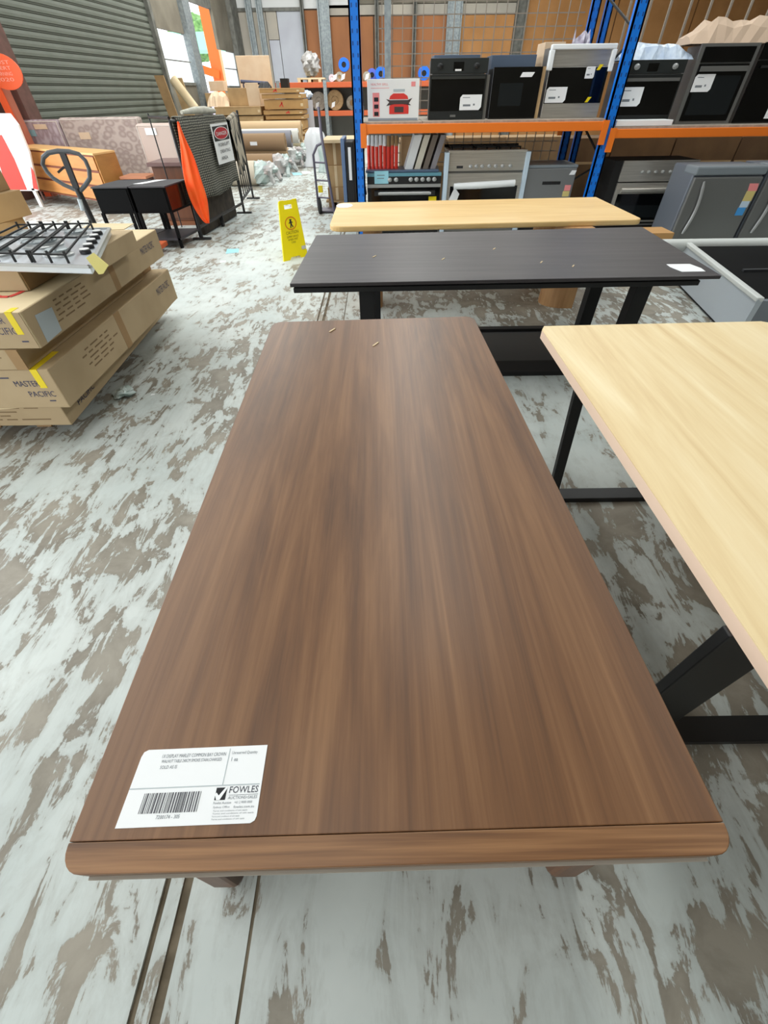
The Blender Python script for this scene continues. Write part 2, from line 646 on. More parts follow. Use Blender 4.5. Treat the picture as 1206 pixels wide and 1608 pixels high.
struct('trim_22', wl(20.02, 20.2, 0, 5, .08, .15), M_dkcol)
struct('trim_23', wl(12.35, 12.75, 0, 5, .3, .3), M_jamb)
struct('trim_24', wl(12.0, 12.15, 0, 5, .3, .2), mat('rust_rail', (176, 100, 76), .6))
# clear corrugated sheets as windows
for n, (y0, y1, z0, z1) in enumerate(((20.3, 22.4, 1.95, 3.12), (25.95, 27.5, 1.9, 2.92)), 1):
    f = lambda y: -9 + .095 * y
    k = 60
    vs, fs = [], []
    for i in range(k + 1):
        y = y0 + (y1 - y0) * i / k
        xo = f(y) - .05 + .02 * cos(2 * pi * i / 7.5)
        vs += [(xo, y, z0), (xo, y, z1)]
    for i in range(k):
        fs.append((2 * i, 2 * i + 2, 2 * i + 3, 2 * i + 1))
    mc = MATS.get('corrugated_pane')
    if mc is None:
        mc = bpy.data.materials.new('corrugated_pane')
        mc.use_nodes = True
        nt = mc.node_tree
        b = nt.nodes['Principled BSDF']
        b.inputs['Base Color'].default_value = (.9, .94, .96, 1)
        b.inputs['Roughness'].default_value = .4
        tr = nt.nodes.new('ShaderNodeBsdfTranslucent')
        tr.inputs[0].default_value = (.92, .96, .98, 1)
        ms = nt.nodes.new('ShaderNodeMixShader')
        ms.inputs[0].default_value = .75
        nt.links.new(b.outputs[0], ms.inputs[1])
        nt.links.new(tr.outputs[0], ms.inputs[2])
        nt.links.new(ms.outputs[0], nt.nodes['Material Output'].inputs[0])
        MATS['corrugated_pane'] = mc
    o = solo('window_%d' % n, MB().add(vs, fs), mc, kind='structure', smooth=True)
    part(o, 'window_frame', wl(y0, y1, z0 - .08, z0, .03, .1), M_dkcol)
    part(o, 'glazing_bar', wl(y0, y1, z0 + .5, z0 + .53, .02, .03), M_dkcol)
# roller shutter
M_shut = mat('green_grey_shutter', (108, 114, 104), .55, c2=(116, 121, 112), scale=2)
M_shutd = mat('shutter_joint', (70, 74, 64), .6)
dr = struct('door_1', wl(12.7, 20.08, 0, 5.0, -.05, .04), M_shutd)
pitch = .14
z = .02
f = lambda y: -9 + .095 * y
while z < 4.95:
    prof = [(0, 0), (.014, .006), (.018, .05), (.014, .094), (0, .101)]
    vs = []
    for y in (12.72, 20.06):
        vs += [(f(y) - .055 + a, y, z + b) for a, b in prof]
    part(dr, 'slat', MB().add(vs, [(i, i + 1, 6 + i, 5 + i) for i in range(4)]), M_shut, smooth=False)
    vs = []
    for y in (12.72, 20.06):
        vs += [(f(y) - .055 + a, y, z + b) for a, b in ((0, .106), (.012, .111), (.012, .128), (0, .134))]
    part(dr, 'slat', MB().add(vs, [(i, i + 1, 5 + i, 4 + i) for i in range(3)]), M_shutd)
    z += pitch
# other walls and the roof
struct('wall_right', MB().box(22, 22.2, -4, YB, 0, 7), M_wallgrey)
wbh = struct('wall_behind', MB().box(-10, -9.1, -4.2, -4, 0, 7), M_wallgrey)
part(wbh, 'panel', MB().box(-3.3, 22, -4.2, -4, 0, 7), M_wallgrey)
part(wbh, 'panel', MB().box(-9.1, -3.3, -4.2, -4, 5.0, 7), M_wallgrey)  # the gap under this panel is added for the rear fill light
struct('ceiling', MB().box(-10, 22.2, -4.2, YB + .3, 7, 7.15), mat('roof_sheet', (176, 178, 176), .8))
# outside the left wall
struct('ground', MB().box(-60, -9.5, -10, 60, -.12, -.03), mat('yard_concrete', (188, 188, 182), .8))
oc = thing('gate_post', 'orange painted steel post outside the open wall bay', 'post', (-8.0, 27.6, 0))
p0, p1 = PX(345, 120, -8.2), PX(358, 120, -8.2)
part(oc, 'column', MB().box(-8.55, -8.0, p0.y, p0.y + .5, 0, 6), mat('outdoor_orange', (244, 128, 52), .5))
part(oc, 'base_sheet', MB().box(-8.7, -7.9, p0.y - .1, p0.y + .6, 0, .03), M_dkcol)
part(oc, 'brace', MB().bar((-8.2, p0.y, 2.35), (-12.2, p0.y - 1.2, 3.4), .25, .3), mat('outdoor_orange', (244, 128, 52)))


def blob(o, r, seed, n=14, mmm=9, sq=1.0, jit=.25):
    rnd = random.Random(seed)
    vs, fs = [(o[0], o[1], o[2] - r * sq)], []
    for i in range(1, mmm):
        th = pi * i / mmm
        for j in range(n):
            q = r * (1 + rnd.uniform(-jit, jit))
            vs.append((o[0] + q * sin(th) * cos(2 * pi * j / n), o[1] + q * sin(th) * sin(2 * pi * j / n),
                       o[2] - q * cos(th) * sq))
    vs.append((o[0], o[1], o[2] + r * sq))
    for j in range(n):
        fs.append((0, 1 + (j + 1) % n, 1 + j))
        k = 1 + (mmm - 2) * n
        fs.append((len(vs) - 1, k + j, k + (j + 1) % n))
    for i in range(mmm - 2):
        for j in range(n):
            fs.append((1 + i * n + j, 1 + i * n + (j + 1) % n, 1 + (i + 1) * n + (j + 1) % n, 1 + (i + 1) * n + j))
    return MB().add(vs, fs)


tq = PX(302, 55, -17)
tr = thing('tree', 'leafy green tree seen through the open wall bay', 'tree', (tq.x, tq.y, 0))
part(tr, 'crown', blob((tq.x, tq.y, tq.z - .2), 2.0, 4, 22, 14, .75, .12), mat('leaves', (120, 160, 92), .8, c2=(70, 110, 60), scale=3))
part(tr, 'trunk', MB().tube([(tq.x, tq.y, 0), (tq.x, tq.y, tq.z - 1)], .2, 8), M_cardd)
tq = PX(310, 68, -14)
sh = thing('shelter', 'pale green canopy shelter standing in the yard outside', 'shelter', (tq.x, tq.y, 0))
part(sh, 'roof', MB().box(tq.x - 3, tq.x + 2, tq.y - 2, tq.y + 2, tq.z - .45, tq.z + .45), mat('pale_green_canvas', (150, 226, 186), .7))
for dx in (-2.8, 1.8):
    part(sh, 'post', MB().box(tq.x + dx, tq.x + dx + .12, tq.y, tq.y + .12, 0, tq.z - .4), M_zinc)
fq = PX(318, 120, -9.2)
solo('yard_fence', MB().box(-9.5, -9.35, fq.y - 4, fq.y + 2, 0, 1.8), mat('lilac_sheet', (170, 166, 182), .7),
     'low lilac grey sheet fence just outside the open bay', 'fence')

# ------------------------------------------------------------------ walnut table
TZ = .75
T = thing('walnut_dining_table', 'long walnut veneer dining table with rounded corners in the foreground', 'table', (0, 1.15, 0))
tq = MB()
NL, NR, FR, FL = Vector((-.520, .05, 0)), Vector((.556, .064, 0)), Vector((.497, 2.312, 0)), Vector((-.577, 2.268, 0))


def lerp4(u, v):
    a = NL.lerp(NR, u)
    b = FL.lerp(FR, u)
    return a.lerp(b, v)


def rounded(quad_uv, r):
    """rounded outline in table space; r per corner in metres"""
    L, Wd = 2.23, 1.07
    out = []
    for (u, v, a0), q in zip(quad_uv, r):
        ou = u + (q / Wd if u < .5 else -q / Wd)
        ov = v + (q / L if v < .5 else -q / L)
        for i in range(7):
            a = radians(a0 + 90 * i / 6)
            out.append(lerp4(ou + q / Wd * cos(a), ov + q / L * sin(a)))
    return out


SV = .0185                      # the seam of the end board
main = [lerp4(0, SV + .0002), lerp4(1, SV + .0002)] + rounded(((1, 1, 0), (0, 1, 90)), (.05, .05))
end = rounded(((1, 0, -90),), (.036,)) + [lerp4(1, SV - .0002), lerp4(0, SV - .0002)] + rounded(((0, 0, 180),), (.036,))
top = part(T, 'tabletop', MB().prism(main, TZ - .028, TZ), W_walnut, bevel=.0015)
part(T, 'end_board', MB().prism(end, TZ - .028, TZ), W_walnutx, bevel=.0015)
part(T, 'underside_edge', MB().prism([lerp4(.035, -.0022), lerp4(.965, -.0022), lerp4(.97, .98), lerp4(.03, .98)], TZ - .036, TZ - .0285),
     mat('pale_underside', (176, 168, 156), .6))


def dleg(x0, x1, y0, y1, front, inner):
    """upright leg with one broad rounded flank towards the middle of the table"""
    out = []
    n = 10
    w_, d_ = x1 - x0, y1 - y0
    for i in range(n + 1):
        a = radians(-90 + 180 * i / n)
        out.append((cos(a) * .75, sin(a) * .5))
    pts = [(1 - (.25 + 0) - p[0], p[1] + .5) for p in out][::-1]
    pts = [(1, 0)] + [(max(0, p[0]), p[1]) for p in pts[::-1]] + [(1, 1)]
    res = []
    for u, v in pts:
        u_ = u if inner < 0 else 1 - u
        res.append((x0 + u_ * w_, y0 + v * d_))
    return res


for x0, x1, y0, y1 in ((-.50, -.42, .066, .5), (.455, .535, .078, .5), (-.52, -.44, 1.75, 2.2), (.39, .47, 1.75, 2.22)):
    prof_ = [(y0 + .02, TZ - .036), (y0 + .015, .3), (y0 - .004, .05), (y0 + .01, .01), (y0 + .03, 0), (y1 - .03, 0), (y1 - .008, .012), (y1, .05), (y1 - .02, TZ - .036)]
    part(T, 'leg', MB().slab([(x0, a, b) for a, b in prof_], (x1 - x0, 0, 0)), W_walnutz, bevel=.012)
# lot label
L = thing('lot_label', 'white barcode auction lot sticker on the near left corner of the walnut table', 'label', (-.34, .17, TZ))
A, B_, C_, D_ = Vector((-.453, .108, 0)), Vector((-.221, .113, 0)), Vector((-.223, .230, 0)), Vector((-.451, .224, 0))


def LB(u, v, dz=0.0):
    p = A.lerp(B_, u).lerp(D_.lerp(C_, u), v)
    return Vector((p.x, p.y, TZ + .0012 + dz))


out = [LB(0, 0), LB(.96, 0), LB(.99, .03), LB(1, .08), LB(1, 1), LB(.04, 1), LB(.01, .97), LB(0, .9)]
part(L, 'sticker', MB().slab(out, (0, 0, -.001)), M_paper)
ru, rv = (B_ - A).normalized(), (D_ - A).normalized()
WLb, HLb = (B_ - A).length, (D_ - A).length


def lrect(name, u0, u1, v0, v1, mt, dz=.0004):
    return part(L, name, MB().slab([LB(u0, v0, dz), LB(u1, v0, dz), LB(u1, v1, dz), LB(u0, v1, dz)], (0, 0, -.0003)), mt)


def ltext(body, u, v, wu, hv, mt=M_greyink, name='printed_text'):
    return text(L, name, body, LB(u, v, .0006), ru, rv, wu * WLb, hv * HLb, mt)


M_rule = mat('printed_rule', (176, 186, 190), .8)
lrect('rule', 0, .985, .468, .48, M_rule)
lrect('rule', .70, .706, .48, .97, M_rule)
ltext('1X DISPLAY MARLEY COMMON BAY CROWN', .17, .875, .5, .05)
ltext('WALNUT TABLE 240CM SMOKE STAIN,CHARGED', .175, .80, .47, .05)
ltext('SOLD AS IS', .18, .725, .13, .045)
ltext('Unreserved Quantity', .725, .875, .2, .055)
ltext('1 ea', .73, .79, .05, .055)
u = .13
rb = random.Random(3)
bars = MB()
while u < .56:
    wdt = rb.choice((.004, .004, .007, .011))
    q = [LB(u, .16, .0005), LB(u + wdt, .16, .0005), LB(u + wdt, .41, .0005), LB(u, .41, .0005)]
    bars.slab(q, (0, 0, -.0003))
    u += wdt + rb.choice((.004, .006, .009))
part(L, 'barcode', bars, mat('barcode_ink', (88, 88, 94), .8))
ltext('7200174 - 305', .27, .09, .17, .045)
lrect('logo_square', .665, .745, .29, .445, M_ink)
ck = [LB(.662, .36, .0009), LB(.672, .385, .0009), LB(.692, .345, .0009), LB(.735, .45, .0009), (LB(.752, .45, .0009)),
      LB(.705, .29, .0009), LB(.68, .29, .0009)]
part(L, 'logo_tick', MB().slab(ck, (0, 0, -.0003)), M_paper)
ltext('FOWLES', .765, .37, .215, .085, mat('logo_ink', (60, 62, 74), .8), 'logo_lettering')
lrect('rule', .765, .985, .345, .349, M_greyink)
ltext('AUCTIONS+SALES', .765, .295, .215, .038)
for i, (u, wu, b_) in enumerate(((.665, .13, 'Fowles Auction'), (.82, .13, '+61 2 9000 0000'), (.67, .12, 'Sydney Office'), (.82, .15, 'fowles.com.au'))):
    ltext(b_, u, .24 - (i // 2) * .055, wu, .03)
for i, wu in enumerate((.25, .3, .2, .24)):
    ltext('Terms and conditions of sale apply', .675, .145 - i * .033, wu, .022)

# ------------------------------------------------------------------ pale oak table on the right
T = thing('oak_dining_table', 'pale oak dining table with black metal trapezoid legs at right', 'table', (1.5, 1.2, 0))
ot = [(.815, .12), (2.05, .12), (2.02, 2.185), (1.965, 2.185), (.845, 2.165), (.825, 2.13)]
ot = [(.806, .10), (2.06, .10), (2.06, 2.13), (1.975, 2.188), (.84, 2.165), (.817, 2.12)]
part(T, 'tabletop', MB().prism(ot, TZ - .003, TZ), W_oak)
part(T, 'edge_band', MB().prism([(a, b) for a, b in ot], TZ - .042, TZ - .003), M_oakedge)
for yy, xt, xb, wl_ in ((.455, .80, .80, .17), (1.665, .86, .92, .05)):
    xr_b, xr_t = 2.16, 2.1
    part(T, 'floor_bar', MB().box(xb, xr_b + .03, yy - .04, yy + .045, 0.0, .03), M_black, bevel=.003)
    part(T, 'leg', MB().slab([(xb, yy + .03, .03), (xb + wl_, yy + .03, .03), (xt + wl_, yy + .03, TZ - .0425), (xt, yy + .03, TZ - .0425)], (0, -.03, 0)), M_black, bevel=.003)
    part(T, 'leg', MB().slab([(xr_b - .1, yy + .03, .03), (xr_b, yy + .03, .03), (xr_t, yy + .03, TZ - .072), (xr_t - .1, yy + .03, TZ - .072)], (0, -.03, 0)), M_black, bevel=.003)
    part(T, 'top_bar', MB().box(1.05, 2.0, yy - .03, yy + .05, TZ - .072, TZ - .0425), M_black)

# ------------------------------------------------------------------ black table
T = thing('black_dining_table', 'black stained extension dining table with steel legs and a white sticker', 'table', (.85, 3.6, 0))
BQ = [(-.585, 2.90), (2.215, 2.945), (2.32, 4.33), (-.55, 4.19)]
part(T, 'tabletop', MB().prism(BQ, TZ - .022, TZ), W_dark, bevel=.004)
part(T, 'extension_leaf', MB().prism([(-.57, 2.915), (2.10, 2.955), (2.27, 4.3), (-.53, 4.17)], TZ - .062, TZ - .032), M_blackm, bevel=.004)
part(T, 'spacer', MB().prism([(-.5, 2.96), (2.0, 3.0), (2.2, 4.25), (-.5, 4.12)], TZ - .034, TZ - .02), M_blackm)
part(T, 'apron', MB().prism([(-.35, 3.0), (1.75, 3.03), (1.9, 4.2), (-.35, 4.05)], TZ - .085, TZ - .06), M_blackm)
for x, y in ((-.10, 3.14), (-.06, 3.9), (1.86, 3.14), (1.90, 3.92)):
    part(T, 'leg', MB().box(x - .055, x + .055, y, y + .1, .0, TZ - .085), M_blackm, bevel=.004)
for y0, y1 in ((3.08, 3.28), (3.93, 4.0)):
    part(T, 'floor_rail', MB().box(-.12, 1.95, y0, y1, 0, .035), M_blackm, bevel=.003)
part(T, 'base_sheet', MB().box(-.05, 1.9, 3.281, 3.929, 0, .012), mat('shaded_floor_grey', (60, 60, 60), .6))  # dark sheet standing in for the shaded floor between the rails
solo('paper_tag', MB().prism([(2.0, 3.03), (2.155, 3.03), (2.165, 3.1), (2.14, 3.2), (1.98, 3.2), (1.975, 3.14)], TZ, TZ + .002), M_paper,
     'white paper sticker on the right end of the black table', 'label')

# ------------------------------------------------------------------ oak table at the back
T = thing('honey_oak_table', 'honey oak table with rounded corners behind the black table', 'table', (1.0, 5.1, 0))
OQ = rrect(-.47, 2.47, 4.50, 5.69, .2, 6, (.07, .02, .1, .13))
OQ = [(x, y + (x + .45) * .045) for x, y in OQ]
OQ = [(x, y) for x, y in OQ]
part(T, 'tabletop', MB().prism(OQ, TZ - .045, TZ), W_oakx, bevel=.01)
for sx_, x0, x1 in ((-1, -.16, .02), (1, 1.70, 2.0)):
    for y0, y1 in ((4.53, 4.9), (5.25, 5.58)):
        part(T, 'leg', MB().prism(dleg(x0, x1, y0, y1, 0, -1 if sx_ > 0 else 1), 0, TZ - .045),
             mat('honey_oak_leg', (176, 132, 88), .5, c2=(196, 152, 104), scale=4, stretch=(6, 6, .5)), smooth=True)
pq = PZ(541, 323, TZ)
solo('paper_tag', MB().prism([(pq.x + .09 * cos(a * pi / 6) * 1.0, pq.y + .12 * sin(a * pi / 6)) for a in range(12)], TZ, TZ + .002),
     M_paper, 'white rounded sticker on the left end of the honey oak table', 'label')
for (px, py, zt, lb) in ((588, 403, .75, 'black tabletop, leftmost of all'), (696, 407, .75, 'black tabletop near its middle'), (776, 391, .75, 'black tabletop, farthest back'), (850, 412, .75, 'black tabletop, second from the right'), (900, 418, .75, 'black tabletop, rightmost of all'), (590, 541, .75, 'far middle of the walnut tabletop'), (522, 519, .75, 'far left of the walnut tabletop')):
    q = PZ(px, py, zt)
    solo('wood_chip', MB().bar(q + Vector((-.012, -.02, .002)), q + Vector((.012, .02, .002)), .008, .003), M_cardl,
         'tiny pale splinter on the %s' % lb, 'splinter')

# ------------------------------------------------------------------ wet floor sign
S = thing('floor_sign', 'yellow folding wet floor caution sign standing in the aisle', 'sign', (-1.2, 6.5, 0))
b0, b1 = PZ(446, 411, 0), PZ(479, 403, 0)
t0, t1 = PY(438, 322, 6.62), PY(466, 320, 6.72)
zt = .63
t0.z = t1.z = zt
b1 = b0 + (b1 - b0).normalized() * .40
t0, t1 = t0, t0 + (b1 - b0).normalized() * .27


def SG(u, v, off=0.0):
    p = b0.lerp(b1, u).lerp(t0.lerp(t1, u), v)
    n = (b1 - b0).cross(t0 - b0).normalized()
    return p + n * off


outl = [(0, 0), (.26, 0), (.32, .045), (.68, .045), (.74, 0), (1, 0), (1, .97), (.95, 1), (.05, 1), (0, .97)]
hole = [(.28, .86), (.28, .93), (.72, .93), (.72, .86)]
mbx = MB()
# front panel with the hand hole: four strips around it
for poly in ([(0, 0), (.26, 0), (.32, .045), (.68, .045), (.74, 0), (1, 0), (1, .86), (0, .86)],
             [(0, .86), (.28, .86), (.28, .93), (0, .93)], [(.72, .86), (1, .86), (1, .93), (.72, .93)],
             [(0, .93), (1, .93), (1, .98), (.96, 1), (.04, 1), (0, .98)]):
    n = (b1 - b0).cross(t0 - b0).normalized()
    mbx.slab([SG(*p) for p in poly], n * -.02)
part(S, 'front_panel', mbx, M_yellow)
bk = Vector((-.06, .30, 0))
mbk = MB()
for poly in ([(0, 0), (1, 0), (1, .8), (0, .8)], [(0, .8), (.25, .8), (.25, 1), (0, 1)], [(.75, .8), (1, .8), (1, 1), (.75, 1)]):
    mbk.slab([SG(u, v) + bk * (1 - v) + Vector((0, .03, 0)) for u, v in poly], (0, .015, 0))
part(S, 'back_panel', mbk, M_yellow)
n = (b1 - b0).cross(t0 - b0).normalized()
if n.y > 0:
    n = -n
cc = SG(.5, .62) + n * .003
uu, vv = (SG(1, .6) - SG(0, .6)).normalized(), (SG(.5, 1) - SG(.5, 0)).normalized()


def circ(c, r0, r1, k=24):
    vs, fs = [], []
    for i in range(k):
        a = 2 * pi * i / k
        vs += [c + uu * cos(a) * r0 * 1.25 + vv * sin(a) * r0, c + uu * cos(a) * r1 * 1.25 + vv * sin(a) * r1]
    for i in range(k):
        j = (i + 1) % k
        fs.append((2 * i, 2 * i + 1, 2 * j + 1, 2 * j))
    return MB().add(vs, fs)


part(S, 'warning_ring', circ(cc, .062, .074), mat('amber_print', (214, 130, 8), .5))
fig = MB()
for a, b, wd in (((0, .045), (.0, .03), .03), ((-.005, .03), (.005, -.015), .022), ((.0, .02), (-.03, .0), .01), ((.0, .02), (.03, .005), .01),
                 ((.0, -.012), (-.012, -.05), .013), ((.004, -.012), (.03, -.045), .013)):
    fig.bar(cc + uu * a[0] + vv * a[1] + n * .001, cc + uu * b[0] + vv * b[1] + n * .001, wd, .001, tuple(n))
part(S, 'slipping_figure', fig, M_ink)
for i, (b_, wu) in enumerate((('CAUTION', .56), ('SLIPPERY SURFACE', .52), ('WHEN WET', .46), ('CARE', .2))):
    q = SG(.5 - wu / 2, .43 - i * .05 + (0 if i else .01)) + n * .003
    text(S, 'printed_text', b_, q, uu, vv, wu * .35, .022 if i else .035, mat('olive_ink', (120, 108, 10), .7))
q = SG(.8, .14) + n * .003
part(S, 'maker_tag', MB().slab([q, q + uu * .07, q + uu * .07 + vv * .04, q + vv * .04], n * .001), mat('dull_tag', (196, 196, 190)))

# ------------------------------------------------------------------ pallet rack with appliances
YR = 7.7
R = thing('pallet_rack', 'blue and orange pallet rack full of kitchen appliances', 'rack', (2.5, 8.5, 0))
XL, XR, XE = -.275, 3.165, 7.2
YK = 9.5


def upright(x, y, mt, wd=.12):
    o = part(R, 'upright', MB().box(x - wd / 2, x + wd / 2, y, y + .03, 0, 4.2).box(x - wd / 2, x - wd / 2 + .02, y, y + .09, 0, 4.2)
             .box(x + wd / 2 - .02, x + wd / 2, y, y + .09, 0, 4.2), mt)
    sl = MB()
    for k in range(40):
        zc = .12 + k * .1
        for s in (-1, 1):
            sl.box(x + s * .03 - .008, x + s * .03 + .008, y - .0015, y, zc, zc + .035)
    part(o, 'slots', sl, mat('slot_shade_blue', (0, 60, 130), .6), kind='stuff')  # darker blue boxes paint in the shade of the slots
    part(o, 'foot_plate', MB().box(x - .1, x + .1, y - .04, y + .12, 0, .01), mt)


for x in (XL, XR, XE):
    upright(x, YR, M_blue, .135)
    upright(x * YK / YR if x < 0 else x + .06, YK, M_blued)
    if x > 0:
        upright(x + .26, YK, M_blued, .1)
    for k in range(7):
        z0 = .3 + k * .6
        a, b = (YR + .05, YK) if k % 2 else (YK, YR + .05)
        part(R, 'brace', MB().bar((x + .03, a, z0), (x + .03, b, z0 + .55), .02, .02), M_blackm)
ZL, ZR = 1.305, 1.225
for xa, xb, zt in ((XL, XR, ZL), (XR, XE, ZR)):
    for yy, nm in ((YR - .03, 0), (YK + .02, 1)):
        part(R, 'beam', MB().box(xa + .06, xb - .06, yy, yy + .05, zt - .095, zt), M_orange, bevel=.006)
        for xx in (xa + .065, xb - .065):
            part(R, 'beam_connector', MB().box(xx - .04, xx + .04, yy - .012, yy + .02, zt - .24, zt + .01), M_orange)
    for k in range(4):
        a = xa + .03 + (xb - xa - .06) * k / 4
        b = xa + .03 + (xb - xa - .06) * (k + 1) / 4
        part(R, 'deck_board', MB().box(a + .003, b - .003, YR + .02, YK, zt, zt + .022), M_deck)
# mesh back
wm = MB()
x = XL + .35
while x < XR - .1:
    wm.box(x - .006, x + .006, YK + .1, YK + .112, .5, 3.4)
    x += .155
z = .6
while z < 3.4:
    wm.box(XL + .3, XR - .05, YK + .112, YK + .12, z - .006, z + .006)
    z += .13
x = XR + .3
while x < XE - .1:
    wm.box(x - .014, x + .014, YK + .1, YK + .13, 1.2, 3.4)
    x += .3
part(R, 'wire_mesh', wm, mat('dull_wire', (150, 140, 128), .6, .3), kind='stuff')
p_ = PY(609, 60, YK)
part(R, 'mesh_post', MB().box(p_.x - .05, p_.x + .05, YK + .05, YK + .1, 0, 3.4), M_zinc)


def paperlabel(par, x0, x1, z0, z1, y, name='paper_label', cut=True):
    w_, h_ = x1 - x0, z1 - z0
    c = .1 * w_ if cut else 0
    pts = [(x0, z0), (x1 - c, z0), (x1, z0 + c), (x1, z1), (x0 + c, z1), (x0, z1 - c)]
    o = part(par, name, MB().slab([(a, y, b) for a, b in pts], (0, .003, 0)), M_paper)
    part(o, 'print', MB().box(x0 + .15 * w_, x0 + .5 * w_, y - .0008, y, z0 + .25 * h_, z0 + .38 * h_)
         .box(x0 + .62 * w_, x0 + .7 * w_, y - .0008, y, z0 + .3 * h_, z0 + .42 * h_)
         .box(x0 + .12 * w_, x0 + .45 * w_, y - .0008, y, z0 + .8 * h_, z0 + .84 * h_), M_greyink)
    return o


def frame4(x0, x1, z0, z1, y, y2, t):
    return (MB().box(x0, x0 + t, y, y2, z0, z1).box(x1 - t, x1, y, y2, z0, z1)
            .box(x0 + t, x1 - t, y, y2, z0, z0 + t).box(x0 + t, x1 - t, y, y2, z1 - t, z1))


def knob(par, x, y, z, r, mt, sx=1.25, name='knob'):
    o = part(par, name, MB().lathe((x, y, z), (0, -1, 0), [(r, 0), (r, .012), (r * .75, .016), (r * .7, .035), (r * .55, .038)], 14, sx), mt, smooth=True)
    return o


zdl, zdr = ZL + .024, ZR + .024
YO = 8.05
# grill carton
g0, g1 = PY(578, 189, YO), PY(657, 188, YO)
gh = PY(600, 124, YO).z
G = thing('grill_carton', 'white carton printed with a red tabletop grill on the rack shelf', 'box', ((g0.x + g1.x) / 2, YO + .2, zdl))
part(G, 'carton', MB().box(g0.x, g1.x, YO, YO + .35, zdl, gh), M_white, bevel=.004)
gw, gz = g1.x - g0.x, gh - zdl
gx = lambda u: g0.x + u * gw
gzz = lambda v: zdl + v * gz
part(G, 'base_strip', MB().box(gx(.0), gx(.98), YO - .002, YO, gzz(0), gzz(.06)), mat('grey_print', (150, 156, 164)))
text(G, 'printed_text', 'HEALTHY GRILL', (gx(.07), YO - .002, gzz(.85)), (1, 0, 0), (0, 0, 1), .33 * gw, .055 * gz, M_pink)
part(G, 'printed_rule', MB().box(gx(.07), gx(.42), YO - .002, YO, gzz(.785), gzz(.795)), M_pink)
part(G, 'print_column', MB().box(gx(.1), gx(.23), YO - .002, YO, gzz(.1), gzz(.68)), M_pink)
for v in (.12, .3, .47):
    part(G, 'print_photo', MB().box(gx(.125), gx(.21), YO - .003, YO, gzz(v), gzz(v + .1)), M_ink)
P2 = lambda u, v, d=.003: (gx(u), YO - d, gzz(v))
part(G, 'grill_print', MB().slab([P2(.42, .16), P2(.8, .16), P2(.8, .34), P2(.78, .40), P2(.45, .40), P2(.42, .34)], (0, .002, 0)), M_red)
part(G, 'grill_print', MB().slab([P2(.42, .52), P2(.44, .6), P2(.5, .66), P2(.7, .66), P2(.77, .6), P2(.79, .52)], (0, .002, 0)), M_red)
part(G, 'grill_print', MB().slab([P2(.36, .36), P2(.52, .4), P2(.68, .4), P2(.85, .37), P2(.8, .42), P2(.87, .55), P2(.78, .5), P2(.44, .5), P2(.36, .53), P2(.42, .45)], (0, .001, 0)),
     mat('dark_print', (66, 54, 54)))
part(G, 'grill_print', MB().box(gx(.52), gx(.7), YO - .004, YO, gzz(.2), gzz(.34)), mat('dark_print', (66, 54, 54)))
part(G, 'print_badge', MB().box(gx(.84), gx(.92), YO - .003, YO, gzz(.82), gzz(.93)), M_pink)
part(G, 'paper_label', MB().box(gx(.5), gx(.72), YO - .003, YO, gzz(.7), gzz(.76)), M_rule)


def oven(name, label, pl, pr, pt, zb, Y=YO, dep=.5):
    a, b, t = PY(pl[0], pl[1], Y), PY(pr[0], pr[1], Y), PY((pl[0] + pr[0]) / 2, pt, Y)
    o = thing(name, label, 'oven', ((a.x + b.x) / 2, Y + .2, zb))
    return o, a.x, b.x, zb, t.z, Y


# 1 black oven with knobs
o, x0, x1, z0, z1, y = oven('built_in_oven', 'black built-in oven with two knobs and a white label next to the grill carton', (672, 189), (757, 188), 91, zdl)
W_ = x1 - x0
H_ = z1 - z0
part(o, 'body', MB().box(x0 + .03, x1 - .03, y + .03, y + .5, z0, z1 - .01), M_steeld)
part(o, 'control_panel', MB().box(x0, x1, y, y + .03, z1 - .24 * H_, z1), mat('anthracite_panel', (36, 40, 40), .4), bevel=.003)
d_ = part(o, 'door', MB().box(x0, x1, y, y + .03, z0, z1 - .255 * H_), mat('anthracite_door', (30, 33, 33), .4), bevel=.003)
part(d_, 'glass', MB().box(x0 + .02, x1 - .02, y - .003, y, z0 + .15 * H_, z1 - .32 * H_), M_glass)
part(d_, 'handle', MB().box(x0 + .03, x1 - .03, y - .035, y - .015, z1 - .325 * H_, z1 - .285 * H_).box(x0 + .06, x0 + .09, y - .02, y, z1 - .32 * H_, z1 - .29 * H_)
     .box(x1 - .09, x1 - .06, y - .02, y, z1 - .32 * H_, z1 - .29 * H_), mat('dark_bar', (74, 76, 74), .35, .6))
part(d_, 'badge', MB().box(x0 + .4 * W_, x0 + .5 * W_, y - .004, y, z0 + .045 * H_, z0 + .085 * H_), M_steeld)
part(o, 'display', MB().box(x0 + .4 * W_, x0 + .58 * W_, y - .003, y, z1 - .2 * H_, z1 - .06 * H_), M_glass)
part(o, 'display_mark', MB().box(x0 + .43 * W_, x0 + .54 * W_, y - .004, y, z1 - .2 * H_, z1 - .17 * H_), M_white)
for u in (.17, .8):
    knob(o, x0 + u * W_, y, z1 - .12 * H_, .03, M_black)
paperlabel(o, x0 + .56 * W_, x0 + .95 * W_, z0 + .16 * H_, z0 + .42 * H_, y - .007)
part(o, 'side_trim', MB().box(x1 + .002, x1 + .045, y + .03, y + .05, z0, z1 - .26 * H_), M_steeld)
